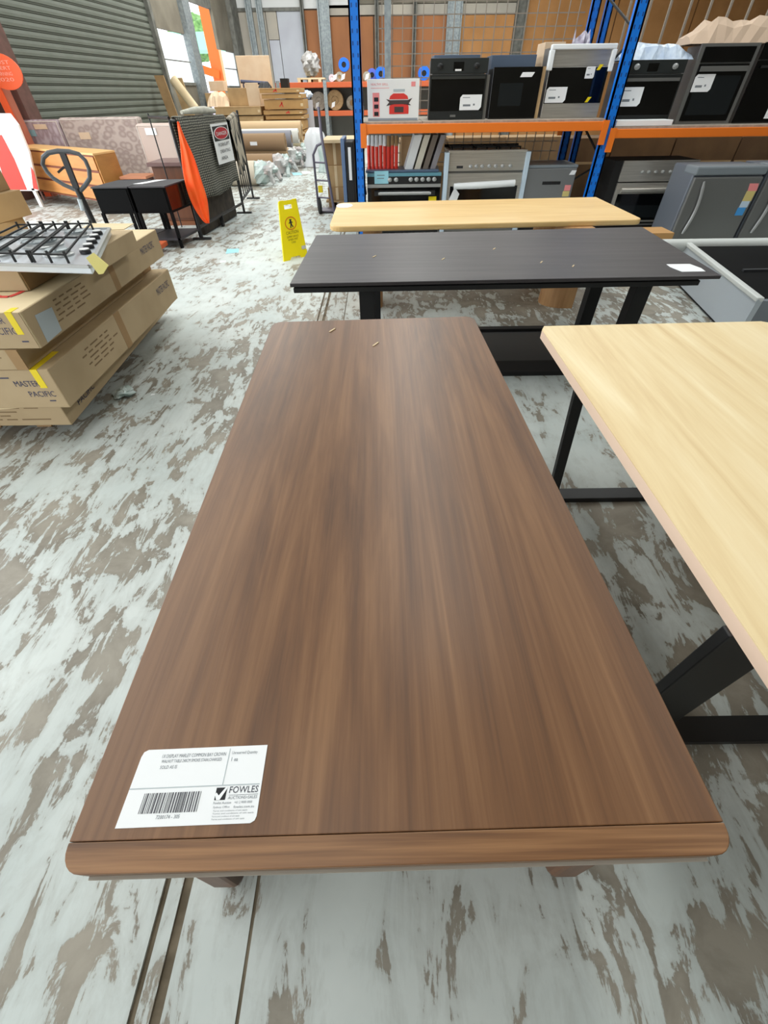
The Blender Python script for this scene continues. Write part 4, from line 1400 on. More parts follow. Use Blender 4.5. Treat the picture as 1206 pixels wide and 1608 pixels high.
# carton C (top)
o = thing('long_carton', 'top long carton with a red marker circle, yellow tape and white sticker', 'box', (-2.5, 3.1, .656))
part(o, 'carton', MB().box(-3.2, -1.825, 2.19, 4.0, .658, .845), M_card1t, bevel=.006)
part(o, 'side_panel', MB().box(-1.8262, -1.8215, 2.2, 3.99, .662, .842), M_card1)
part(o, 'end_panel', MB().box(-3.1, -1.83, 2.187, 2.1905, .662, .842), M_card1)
part(o, 'yellow_tape', MB().box(-1.9, -1.865, 2.1855, 2.19, .735, .846).box(-1.9, -1.865, 2.1855, 2.25, .845, .8465), M_ytape)
text(o, 'marker_text', 'MASTER', (-2.07, 2.1862, .79), (1, 0, 0), (0, 0, 1), .145, .032, M_marker)
text(o, 'marker_text', 'PACIFIC', (-2.05, 2.1862, .735), (1, 0, 0), (0, 0, 1), .16, .036, M_marker)
part(o, 'marker_dash', MB().box(-1.9, -1.865, 2.1855, 2.187, .695, .702), M_marker)
part(o, 'paper_sticker', MB().slab([(-1.8205, 2.25, .665), (-1.8205, 2.40, .672), (-1.8205, 2.42, .79), (-1.8205, 2.27, .80)], (-.0008, 0, 0)), M_rule)
printlines(o, (-1.821, 2.4, .70), (0, 1, 0), (0, 0, 1), .42, .12, 5, M_brprint, .08)
text(o, 'marker_text', 'MASTER PACIFIC', (-1.8205, 3.62, .75), (0, 1, 0), (0, 0, 1), .24, .045, M_marker)
part(o, 'seam_tape', MB().box(-1.8225, -1.8205, 3.1, 3.17, .66, .843), M_cardd)
arc = [PZ(px, py, .847) for px, py in ((-14, 462), (0, 466), (14, 466), (28, 461), (44, 453), (57, 446), (60, 442), (50, 441), (38, 443))]
mba = MB()
for i in range(len(arc) - 1):
    wd = .014 if i < 5 else .008
    a, b = arc[i], arc[i + 1]
    pn = Vector((-(b - a).y, (b - a).x, 0)).normalized() * wd
    mba.slab([a - pn, b - pn, b + pn, a + pn], (0, 0, .0008))
part(o, 'red_marker_ring', mba, mat('red_marker', (224, 70, 62), .7))
# small cartons under the cooktop
ZC = .952
o = thing('small_carton', 'small carton under the front of the gas cooktop', 'box', (-2.2, 2.6, .847))
part(o, 'carton', MB().box(-2.5, -1.96, 2.5, 2.86, .849, ZC - .001), M_card1, bevel=.004)
part(o, 'side_flap', MB().box(-1.962, -1.955, 2.51, 2.85, .849, ZC - .003), M_cardd)
o = thing('small_carton', 'opened small carton under the back right of the gas cooktop', 'box', (-1.9, 3.2, .847))
part(o, 'carton', MB().box(-2.2, -1.72, 2.9, 3.42, .847, ZC - .001), M_card1, bevel=.004)
part(o, 'flap', MB().slab([(-2.1, 3.42, ZC), (-1.78, 3.42, ZC), (-1.76, 3.55, ZC + .01), (-2.05, 3.52, ZC + .02)], (0, 0, .004)), M_card1t)
# gas cooktop
o = thing('gas_cooktop', 'stainless gas cooktop with black trivets on top of the carton stack', 'cooktop', (-2.0, 2.9, ZC))
cx0, cx1, cy0, cy1 = -2.46, -1.53, 2.43, 3.33
CT = lambda u, v, dz=0.0: (cx0 + (cx1 - cx0) * u - .29 * v * 0, cy0 + (cy1 - cy0) * v, ZC + .04 + dz)
sk_ = -.28


def CTp(u, v, dz=0.0):
    return Vector((cx0 + (cx1 - cx0) * u + sk_ * v * .0, cy0 + (cy1 - cy0) * v, ZC + .035 + dz))


# plan follows the back edge which sits further left
bl, br, fr_, fl_ = PZ(34, 362, ZC + .035), PZ(172, 359, ZC + .035), PZ(141, 419, ZC + .035), PZ(-70, 413, ZC + .035)


def CTp(u, v, dz=0.0):
    p = fl_.lerp(fr_, u).lerp(bl.lerp(br, u), v)
    return Vector((p.x, p.y, ZC + .035 + dz))


part(o, 'tray', MB().prism([(CTp(u, v).x, CTp(u, v).y) for u, v in ((0, 0), (1, 0), (1, 1), (0, 1))], ZC, ZC + .032), mat('brushed_tray', (214, 220, 226), .3, .5), bevel=.004)
rim = MB()
for a, b in (((0, 0), (1, 0)), ((1, 0), (1, 1)), ((1, 1), (0, 1)), ((0, 1), (0, 0))):
    rim.bar(CTp(*a), CTp(*b), .02, .012)
part(o, 'rim', rim, M_steelp)
for i, (u, v, r) in enumerate(((.2, .25, .06), (.2, .75, .06), (.46, .5, .085), (.7, .25, .055), (.7, .78, .055))):
    p = CTp(u, v)
    bu = part(o, 'burner', MB().lathe(p, (0, 0, 1), [(r * 1.2, -.003), (r * 1.2, .006), (r, .012), (r, .02)], 18, 1.25), M_steelp, smooth=True)
    part(bu, 'burner_cap', MB().lathe(p + Vector((0, 0, .02)), (0, 0, 1), [(r * .9, 0), (r * .9, .008), (r * .7, .012)], 18, 1.25), M_zinc, smooth=True)
for k in range(3):
    u0, u1 = .03 + k * .275, .03 + k * .275 + .255
    tv = MB()
    for a, b in (((u0, .06), (u1, .06)), ((u0, .94), (u1, .94)), ((u0, .06), (u0, .94)), ((u1, .06), (u1, .94)), ((u0, .5), (u1, .5)), (((u0 + u1) / 2, .06), ((u0 + u1) / 2, .94))):
        tv.bar(CTp(*a, dz=.04), CTp(*b, dz=.04), .008, .008)
    for u in (u0, (u0 + u1) / 2, u1):
        for v in (.06, .94):
            tv.bar(CTp(u, v, .0), CTp(u, v, .056), .009, .009)
    part(o, 'trivet', tv, M_blackm)
for k in range(5):
    p = CTp(.91, .3 + k * .13)
    kn = part(o, 'knob', MB().lathe(p, (0, 0, 1), [(.024, 0), (.024, .012), (.02, .018), (.0, .019)], 14, 1.25), M_black, smooth=True)
    part(kn, 'knob_cap', MB().lathe(p + Vector((0, 0, .0185)), (0, 0, 1), [(.021, 0), (.021, .004), (0, .006)], 14, 1.25), M_white, smooth=True)
p = CTp(1, 0)
tg = [PY(px, py, p.y - .02) for px, py in ((135, 405), (146, 397), (170, 417), (162, 430), (155, 431))]
solo('hang_tag', MB().slab(tg, (0, .006, 0)), mat('pale_yellow_tag', (226, 214, 130), .6), 'pale yellow tag hanging from the corner of the gas cooktop', 'tag')
solo('plastic_bag', blob((-2.66, 2.95, .94), .1, 6, 12, 8, .55, .3), M_wrap, 'crumpled milky plastic left of the gas cooktop', 'plastic bag')
# cartons behind the cooktop
zb_ = .847
o = thing('carton', 'brown carton standing left behind the gas cooktop', 'box', (-3.05, 3.9, zb_))
part(o, 'carton', MB().box(-3.3, -2.83, 3.6, 3.98, zb_, .945), M_card, bevel=.004)
part(o, 'tape', MB().box(-3.0, -2.95, 3.597, 3.6, zb_, .945), M_cardd)
o = thing('carton', 'brown carton with small print at the left edge', 'box', (-3.05, 3.9, .946))
part(o, 'carton', MB().prism([(-3.3, 3.72), (-2.84, 3.66), (-2.79, 4.05), (-3.3, 4.1)], .946, 1.105), M_card, bevel=.004)
printlines(o, (-3.0, 3.6795, .98), (1, -.13, 0), (0, 0, 1), .13, .1, 4, M_brprint, .05)
o2 = thing('carton', 'upper brown carton cut off by the left edge with a white label', 'box', (-3.1, 3.95, 1.106))
part(o2, 'carton', MB().box(-3.4, -2.86, 3.78, 4.05, 1.106, 1.33), M_cardd, bevel=.004)
part(o2, 'shipping_label', MB().box(-3.0, -2.885, 3.776, 3.779, 1.106, 1.2), M_paper)

# ------------------------------------------------------------------ pallet jack
YJ = 5.9
o = thing('pallet_jack', 'pallet jack with a looped black handle behind the carton stack', 'pallet jack', (PY(150, 348, YJ).x, YJ, 0))
loop = [PY(px, py, YJ) for px, py in ((67, 258), (68, 247), (76, 240), (92, 237), (110, 238), (124, 242), (134, 252), (140, 266), (141, 280), (134, 291), (126, 300), (116, 297), (100, 290), (84, 280), (74, 270))]
part(o, 'handle_loop', MB().tube(loop, .021, 8, True), mat('worn_grey_grip', (64, 68, 72), .5), smooth=True)
part(o, 'handle_spine', MB().bar(PY(98, 240, YJ), PY(122, 300, YJ), .06, .03, (0, 1, 0)), M_black)
part(o, 'release_lever', MB().bar(PY(101, 262, YJ), PY(91, 271, YJ - .03), .02, .02), M_black)
s0 = PY(121, 296, YJ)
part(o, 'shaft', MB().tube([s0, Vector((s0.x + .04, YJ, .2))], .035, 10), M_black, smooth=True)
part(o, 'shaft_collar', MB().tube([PY(127, 312, YJ), PY(133, 330, YJ)], .042, 10), M_zinc, smooth=True)
part(o, 'pump_body', MB().box(s0.x - .12, s0.x + .2, YJ - .12, YJ + .18, .12, .32), M_orange2, bevel=.02)
for dx in (-.18, .12):
    part(o, 'fork', MB().box(s0.x + dx, s0.x + dx + .17, YJ + .15, YJ + 1.2, .06, .12), M_orange2, bevel=.01)
for dx in (-.02, .06):
    part(o, 'wheel', MB().lathe((s0.x + dx, YJ, .1), (1, 0, 0), [(.1, 0), (.1, .06)], 16), M_rubber, smooth=True)

# ------------------------------------------------------------------ furniture on the left
# honey sideboard
zt_ = .90
f0, f1, r1 = PZ(19, 230, zt_), PZ(145, 241, zt_), PZ(165, 238, zt_)
r1 = f1 + (r1 - f1).normalized() * .6
r0 = f0 + (r1 - f1)
o = thing('sideboard', 'honey timber sideboard with three rows of wide drawers', 'sideboard', ((f0.x + f1.x) / 2, (f0.y + f1.y) / 2, 0))
M_honey = mat('honey_timber', (200, 138, 76), .5, c2=(186, 124, 64), scale=2.5, stretch=(.5, 1, 5))
M_honeyd = mat('honey_timber_side', (180, 124, 62), .5, c2=(168, 114, 56), scale=2.5, stretch=(1, 1, 4))
zb = .2
part(o, 'carcass', MB().prism([(p.x, p.y) for p in (f0.lerp(r0, .04), f1.lerp(r1, .04), r1, r0)], zb, zt_ - .03), M_honeyd)
part(o, 'top', MB().prism([(p.x, p.y) for p in (f0, f1, r1, r0)], zt_ - .03, zt_), mat('honey_top', (226, 178, 116), .4), bevel=.004)
H3 = (zt_ - .03 - zb) / 3
part(o, 'drawer_gap', MB().prism([(p.x, p.y) for p in (f0.lerp(f1, .01) + (r1 - f1) * .025, f0.lerp(f1, .985) + (r1 - f1) * .025, f0.lerp(f1, .985) + (r1 - f1) * .045, f0.lerp(f1, .01) + (r1 - f1) * .045)], zb + .01, zt_ - .035), mat('red_brown_edge', (120, 60, 36)))
for k in range(3):
    z0 = zb + k * H3
    g = MB().prism([(p.x, p.y) for p in (f0.lerp(f1, .01), f0.lerp(f1, .985), f0.lerp(f1, .985).lerp(f1.lerp(r1, .05), 0.0) + (r1 - f1) * .04, f0.lerp(f1, .01) + (r1 - f1) * .04)], z0 + .012, z0 + H3 - .025)
    part(o, 'drawer_front', g, M_honey, bevel=.003)
part(o, 'plinth_rail', MB().prism([(p.x, p.y) for p in (f0, f1, f1.lerp(r1, .1), f0.lerp(r0, .1))], zb - .02, zb), mat('red_brown_edge', (160, 92, 62)))
for u in (.06, .94):
    for v in (.1, .9):
        p = f0.lerp(f1, u).lerp(r0.lerp(r1, u), v)
        part(o, 'leg', MB().tube([(p.x, p.y, zb), (p.x, p.y, 0)], .018, 8), mat('rusty_leg', (170, 128, 116), .5), smooth=True)
# black nightstands
M_bs = mat('black_side_table', (7, 7, 8), .6, spec=.12)
M_bt = mat('dark_grey_top', (56, 55, 60), .5)
for k, (pa, pb) in enumerate(((141, 199), (201, 258))):
    a, b = PY(pa, 293, 7.18), PY(pb, 293, 7.18)
    zt_ = .735
    dx = .09
    o = thing('nightstand', ('left' if k == 0 else 'right') + ' of two black open-leg nightstands' + (' next to the orange vest' if k else ' beside the sideboard'), 'nightstand', ((a.x + b.x) / 2, 7.5, 0), 'black nightstands')
    x0, x1, y0, y1 = a.x, b.x, 7.18, 7.85
    part(o, 'top', MB().prism([(x0, y0), (x1, y0), (x1 + dx, y1), (x0 + dx, y1)], zt_ - .015, zt_), M_bt)
    part(o, 'box', MB().prism([(x0 + .01, y0 + .015), (x1 - .01, y0 + .015), (x1 + dx - .01, y1), (x0 + dx + .01, y1)], .43, zt_ - .015), M_bs)
    part(o, 'drawer_front', MB().prism([(x0 + .03, y0), (x1 - .03, y0), (x1 - .03, y0 + .014), (x0 + .03, y0 + .014)], .46, zt_ - .03), mat('black_drawer', (4, 5, 6), .6, spec=.12))
    if k:
        part(o, 'side_panel', MB().prism([(x1 - .008, y0 + .03), (x1 - .003, y0 + .03), (x1 + dx - .003, y1 - .03), (x1 + dx - .008, y1 - .03)], .46, zt_ - .02), mat('glossy_black_side', (26, 16, 14), .14, spec=.7))
    for (lx, ly) in ((x0 + .02, y0 + .02), (x1 - .02, y0 + .02), (x1 + dx - .02, y1 - .02), (x0 + dx + .02, y1 - .02)):
        part(o, 'leg', MB().box(lx - .02, lx + .02, ly - .02, ly + .02, 0, .44), M_bs)
    part(o, 'shelf', MB().prism([(x0, y0), (x1, y0), (x1 + dx, y1), (x0 + dx, y1)], .1, .125), M_bt)
q = PZ(221, 289, .735)
solo('paper_note', MB().prism([(q.x - .11, q.y), (q.x + .02, q.y), (q.x + .22, q.y + .4), (q.x + .08, q.y + .4)], .735, .737), M_paper, 'white and blue note on the right nightstand', 'note')
# brown cabinet behind
a, b = PY(233, 258, 8.75), PY(285, 258, 8.75)
o = thing('bedside_cabinet', 'dark brown timber cabinet behind the nightstands', 'cabinet', ((a.x + b.x) / 2, 9, 0))
M_brc = mat('red_brown_timber', (94, 52, 26), .45, c2=(110, 62, 32), scale=3, stretch=(4, 1, .6))
part(o, 'carcass', MB().box(a.x + .02, b.x + .25, 8.78, 9.4, .06, .80), M_brc, bevel=.004)
part(o, 'top', MB().box(a.x - .02, b.x + .29, 8.72, 9.45, .80, .85), mat('dark_brown_top', (112, 82, 78), .35), bevel=.006)
for k in range(2):
    part(o, 'drawer_front', MB().box(a.x + .05, b.x + .22, 8.765, 8.78, .1 + k * .35, .43 + k * .35), M_brc, bevel=.003)
part(o, 'plinth', MB().box(a.x, b.x + .27, 8.74, 9.4, 0, .06), mat('lighter_brown_timber', (132, 78, 44)))
a, b = PY(176, 272, 10.6), PY(226, 278, 10.2)
o = thing('bench_unit', 'low dark red-brown unit between sideboard and cabinet', 'bench', ((a.x + b.x) / 2, 10.6, 0))
part(o, 'body', MB().box(a.x + .42, b.x + .05, 10.1, 10.5, .0, .50), mat('maroon_timber', (74, 36, 30), .5), bevel=.004)
part(o, 'top', MB().box(a.x + .38, b.x + .1, 10.05, 10.55, .50, .54), mat('salmon_timber_top', (190, 124, 88), .4), bevel=.004)
part(o, 'drawer_front', MB().box(a.x + .45, b.x + .02, 10.085, 10.1, .1, .48), mat('maroon_timber', (74, 36, 30)))
# mattresses
M_dam = pattern_mat('damask', 'voronoi', (190, 174, 166), (160, 142, 136), (7, 7, 10))
M_dam2 = pattern_mat('damask_plastic', 'voronoi', (186, 170, 176), (150, 128, 132), (9, 9, 5), .35)
Ym = 12.3


def mattress(label, pa, pb, py, mt, y, th=.25, z0=.04):
    a, b = PY(pa, 250, y), PY(pb, 250, y)
    t = PY((pa + pb) / 2 - 10, py, y).z
    o = thing('mattress', label, 'mattress', ((a.x + b.x) / 2, y, 0), 'mattresses on edge')
    part(o, 'cover', MB().box(a.x, b.x, y, y + th, z0, t), mt, bevel=.05)
    pip = MB()
    for yy in (y + .01, y + th - .01):
        pip.tube([(a.x + .03, yy, z0 + .03), (b.x - .03, yy, z0 + .03), (b.x - .03, yy, t - .03), (a.x + .03, yy, t - .03)], .014, 6, True)
    part(o, 'piping', pip, mat('piping', (206, 196, 188)))
    part(o, 'skid', MB().box(a.x + .1, b.x - .1, y + .05, y + th - .05, 0, z0), M_cardd)
    return o, a, b, t


o, a, b, t = mattress('patterned mattress in clear plastic standing at far left', 35, 114, 188, M_dam2, Ym)
part(o, 'paper_label', MB().box(PY(52, 195, Ym).x, PY(72, 195, Ym).x, Ym - .012, Ym - .008, PY(60, 203, Ym).z, PY(60, 195, Ym).z), M_cardp)
part(o, 'blue_sticker', MB().box(PY(45, 208, Ym).x, PY(56, 208, Ym).x, Ym - .012, Ym - .008, PY(50, 214, Ym).z, PY(50, 204, Ym).z), mat('teal_sticker', (140, 178, 186)))
o, a, b, t = mattress('taupe damask mattress standing on edge before the roller shutter', 116, 236, 184, M_dam, Ym + .05)
part(o, 'paper_label', MB().box(PY(124, 215, Ym).x, PY(141, 215, Ym).x, Ym + .038, Ym + .042, PY(130, 219, Ym).z, PY(130, 208, Ym).z), M_cardp)
o, a, b, t = mattress('plain beige mattress with a white label behind the brown cabinet', 228, 283, 194, mat('beige_ticking', (196, 176, 166), .8), 10.6, .3)
part(o, 'paper_label', MB().box(PY(229, 208, 10.6).x, PY(246, 208, 10.6).x, 10.588, 10.592, PY(236, 212, 10.6).z, PY(236, 201, 10.6).z), M_paper)

# ------------------------------------------------------------------ rug stand, sign and vest
fA, fB, fC = PZ(318, 376, 0), PZ(384, 335, 0), PZ(398, 312, 0)
zb1 = PY(278.7, 190, fA.y).z
zb2 = zb1 - .03
o = thing('rug_stand', 'black steel display frame holding hanging rugs', 'rug stand', (-2.7, 8.7, 0))
rb_ = .022
part(o, 'post', MB().tube([fA, (fA.x, fA.y, zb1)], rb_, 8), M_black, smooth=True)
part(o, 'post', MB().tube([fB, (fB.x, fB.y, zb2)], rb_, 8), M_black, smooth=True)
part(o, 'post', MB().tube([fC, (fC.x, fC.y, zb1 + .03)], rb_, 8), M_black, smooth=True)
part(o, 'top_rail', MB().tube([(fA.x, fA.y, zb1), (fB.x, fB.y, zb2)], rb_ * .8, 8), M_black, smooth=True)
part(o, 'bottom_rail', MB().tube([(fA.x, fA.y, .16), (fB.x, fB.y, .16)], rb_, 8), M_black, smooth=True)
part(o, 'bottom_rail', MB().tube([(fB.x, fB.y, .2), (fC.x, fC.y, .2)], rb_, 8), M_black, smooth=True)
part(o, 'top_rail', MB().tube([(fB.x, fB.y, zb2 - .05), (fC.x, fC.y, zb2)], .016, 8), M_black, smooth=True)
pl = PY(222, 188, fA.y + .6)
part(o, 'side_rail', MB().tube([(fA.x, fA.y, zb1 + .03), (pl.x, fA.y + .9, zb1 + .02)], rb_ * .8, 8), M_black, smooth=True)
part(o, 'post', MB().tube([(pl.x, fA.y + .9, 0), (pl.x, fA.y + .9, zb1 + .06)], .010, 8), M_black, smooth=True)
for p in (fA, fB, fC):
    part(o, 'foot', MB().box(p.x - .14, p.x + .14, p.y - .03, p.y + .03, 0, .025), M_black)
for k in range(6):
    p = fB.lerp(fC, (k + .5) / 6)
    part(o, 'bar', MB().tube([(p.x, p.y, .2), (p.x, p.y, zb2 - .1)], .012, 6), M_black)
# caster under frame
pc = fA.lerp(fB, .45)
part(o, 'caster', MB().lathe((pc.x - .02, pc.y, .05), (1, 0, 0), [(.05, 0), (.05, .04)], 12).box(pc.x - .03, pc.x + .03, pc.y - .02, pc.y + .02, .06, .16), M_rubber)


def drape(name, A_, B2, ztop, zb_fn, mt, label, cat, off=.04, n=26, mrows=10, wav=.02, thick=.015, group=None):
    """cloth hung over a rail from A_ to B2"""
    d = (B2 - A_)
    nn = Vector((d.y, -d.x, 0)).normalized()
    vs, fs = [], []
    for side in (1, -1):
        base = len(vs)
        for i in range(n + 1):
            u = i / n
            p = A_.lerp(B2, u)
            zt_ = ztop(u)
            zb_ = zb_fn(u) if side == 1 else zt_ - (zt_ - zb_fn(u)) * .8
            for j in range(mrows + 1):
                v = j / mrows
                o_ = nn * (side * (off + .02 * v) + wav * v * sin(u * 17 + v * 2))
                vs.append((p.x + o_.x, p.y + o_.y, zt_ + (zb_ - zt_) * v))
        for i in range(n):
            for j in range(mrows):
                q = base + i * (mrows + 1) + j
                fs.append((q, q + 1, q + mrows + 2, q + mrows + 1))
    k = (n + 1) * (mrows + 1)
    m2 = MB().add(vs, fs)
    # fold over the rail
    vs2, fs2 = [], []
    for i in range(n + 1):
        p = A_.lerp(B2, i / n)
        for a in range(7):
            an = pi * a / 6
            o_ = nn * (off * cos(an))
            vs2.append((p.x + o_.x, p.y + o_.y, ztop(i / n) + off * sin(an)))
    for i in range(n):
        for a in range(6):
            q = i * 7 + a
            fs2.append((q, q + 1, q + 8, q + 7))
    m2.add(vs2, fs2)
    r = solo(name, m2, mt, label, cat, group, smooth=True)
    s = r.modifiers.new('solid', 'SOLIDIFY')
    s.thickness = thick
    return r


M_rug = pattern_mat('dark_woven_rug', 'weave', (50, 50, 46), (150, 148, 134), (4.5, 9, 11), .95)
M_zig = pattern_mat('zigzag_rug', 'zigzag', (52, 54, 52), (172, 162, 144), (1, 1.9, 2.4), .95)
A1 = Vector((fA.x, fA.y + .16, 0))
B1 = Vector((fB.x - .01, fB.y - .08, 0))
drape('hanging_rug', A1, B1, lambda u: zb1 + (zb2 - zb1) * u, lambda u: .42 + .08 * u + .03 * sin(u * 9), M_rug,
      'dark grey woven rug hanging over the steel frame', 'rug', .045)
drape('hanging_rug', fB + Vector((0, .1, 0)), fC + Vector((-.02, -.2, 0)), lambda u: zb2 - .05 + .05 * u, lambda u: .55 + .12 * u, M_zig,
      'black and beige zigzag rug hanging at the far end of the frame', 'rug', .045, wav=.04)
solo('rolled_throw', MB().tube([(fA.x + .05, fA.y + .4, zb1 + .075), (fA.x + .08, fA.y + .9, zb1 + .085), (fA.x + .11, fA.y + 1.3, zb1 + .08), (fA.x + .13, fA.y + 1.75, zb1 + .06)], [.02, .04, .045, .03], 10),
     mat('cream_throw', (206, 204, 190), .95, c2=(184, 182, 170), scale=9, bump=.4), 'cream folded throw lying along the top of the rug frame', 'throw', smooth=True)
pf0, pf1 = fA.lerp(fB, .14), fA.lerp(fB, .9)
solo('folded_rug', MB().prism([(pf0.x - .19, pf0.y), (pf0.x - .06, pf0.y), (pf1.x - .06, pf1.y), (pf1.x - .19, pf1.y)], 0, .5), mat('dark_folded_rug', (50, 44, 38), .95, c2=(70, 62, 52), scale=8), 'dark folded rugs stacked low behind the hanging grey rug', 'rug', bevel=.03)
# danger sign on the rug
dirn = (B1 - A1).normalized()
nrm = Vector((dirn.y, -dirn.x, 0))
s_off = .115


def SGN(px, py):
    """point on the sign plane along the rug"""
    d = ray(px, py)
    p0 = A1 + nrm * s_off
    t = (p0 - O0).dot(nrm) / d.dot(nrm)
    return O0 + d * t


c00, c10, c11, c01 = SGN(345, 258), SGN(369, 252), SGN(357, 191), SGN(330, 196)
o = thing('danger_sign', 'white DANGER forklift warning sign hung on the dark rug', 'sign', tuple(c00.lerp(c10, .5)))
lo_, hi_ = (c00.z + c10.z) / 2, (c11.z + c01.z) / 2
y0_, y1_ = (c00.y + c01.y) / 2, (c10.y + c11.y) / 2


def SP(u, v, e=0.0):
    p = A1 + nrm * (s_off + e) + dirn * ((y0_ + (y1_ - y0_) * u - A1.y) / dirn.y)
    return Vector((p.x, p.y, lo_ + (hi_ - lo_) * v))


def sgr(nm, u0, u1, v0, v1, e, mt):
    return part(o, nm, MB().slab([SP(u0, v0, e), SP(u1, v0, e), SP(u1, v1, e), SP(u0, v1, e)], nrm * -.004), mt)


sgr('board', 0, 1, 0, 1, 0, M_white)
sgr('header', .06, .94, .58, .94, .003, mat('black_print', (30, 30, 32)))
for e, k, mt in ((.006, 1.0, M_white), (.009, .9, mat('danger_red', (176, 26, 40)))):
    pts = [SP(.5 + .42 * k * cos(a * pi / 12), .76 + .16 * k * sin(a * pi / 12), e) for a in range(24)]
    part(o, 'oval', MB().slab(pts, nrm * -.003), mt)
Wd_ = (SP(1, 0) - SP(0, 0)).length
text(o, 'printed_text', 'DANGER', SP(.2, .71, .012), dirn, (0, 0, 1), .6 * Wd_, .09 * (hi_ - lo_), M_white)
for v, b_, w_ in ((.44, 'FORKLIFT', .66), (.27, 'OPERATING', .62), (.1, 'AREA', .4)):
    text(o, 'printed_text', b_, SP(.2, v, .008), dirn, (0, 0, 1), w_ * Wd_, .085 * (hi_ - lo_), M_ink)
# hi-vis vest
M_vest = mat('hi_vis_orange', (255, 82, 12), .7, c2=(250, 96, 22), scale=6, bump=.2)
rows = [(190, 277, 281), (205, 279, 286), (225, 282, 295), (240, 283, 303), (262, 285, 311), (290, 290, 319), (305, 295, 325), (320, 301, 328), (335, 310, 329), (345, 318, 330), (351, 325, 329)]
vs, fs = [], []
nc = 10
for i, (py, xa, xb) in enumerate(rows):
    for j in range(nc + 1):
        u = j / nc
        yv = fA.y - .06 - .05 * sin(pi * u) - .022 * sin(u * 14 + i * .3) * min(1, i / 3)
        vs.append(PY(xa + (xb - xa) * u, py, yv))
for i in range(len(rows) - 1):
    for j in range(nc):
        q = i * (nc + 1) + j
        fs.append((q, q + 1, q + nc + 2, q + nc + 1))
o = solo('safety_vest', MB().add(vs, fs), M_vest, 'bright orange hi-vis vest hanging from the frame post', 'vest', smooth=True)
sm = o.modifiers.new('solid', 'SOLIDIFY')
sm.thickness = .03
sm.offset = -1
ss = o.modifiers.new('sub', 'SUBSURF')
ss.levels = ss.render_levels = 1

# ------------------------------------------------------------------ left edge: round sign and red-white board
Ys = 11.95
o = thing('round_sign', 'round orange sign with white lettering on an orange post at the left edge', 'sign', (PY(20, 200, Ys).x, Ys, 0))
c0 = PY(4, 112, Ys)
pts = []
for k in range(28):
    a = 2 * pi * k / 28
    pts.append(PY(4 + 31 * cos(a) + 7 * sin(a) * -1, 112 + 29 * sin(a) * -1 + 6 * cos(a), Ys))
for q in pts:
    q.y = Ys
part(o, 'disc', MB().slab(pts, (0, .02, 0)), mat('orange_sign', (246, 96, 44), .5))
for k, (b_, py) in enumerate((('MUST', 101), ('ALERT', 110), ('WARNING', 119), ('2020', 128))):
    q = PY(-14 + k * 3, py, Ys - .004)
    text(o, 'printed_text', b_, q, (1, 0, 0), (0, 0, 1), .36, .05, mat('pale_lettering', (250, 170, 150)))
pb_ = PY(24, 185, Ys + .05)
part(o, 'post', MB().box(pb_.x - .14, pb_.x + .0, Ys + .03, Ys + .1, 0, PY(5, 135, Ys).z), mat('orange_sign', (246, 96, 44)))
Yw = 10.7
o = thing('barrier_board', 'white and red barrier board standing at the far left', 'barrier', (PY(45, 290, Yw).x, Yw, 0))
bq = [PY(px, py, Yw) for px, py in ((-25, 178), (14, 178), (28, 196), (46, 240), (60, 300), (0, 300))]
part(o, 'white_panel', MB().slab(bq, (0, .06, 0)), mat('glossy_white_panel', (244, 240, 240), .35), bevel=.01)
part(o, 'red_panel', MB().slab([PY(px, py, Yw - .01) for px, py in ((-20, 214), (2, 212), (22, 250), (42, 298), (12, 298), (-4, 250))], (0, .008, 0)), mat('bright_red_panel', (246, 60, 48), .5))
part(o, 'red_edge', MB().slab([PY(px, py, Yw - .01) for px, py in ((48, 262), (53, 270), (60, 298), (52, 296))], (0, .008, 0)), mat('bright_red_panel', (246, 60, 48)))
for px in (0, 52):
    q = PY(px, 298, Yw)
    part(o, 'leg', MB().box(q.x - .03, q.x + .03, Yw, Yw + .06, 0, q.z + .02), M_white)

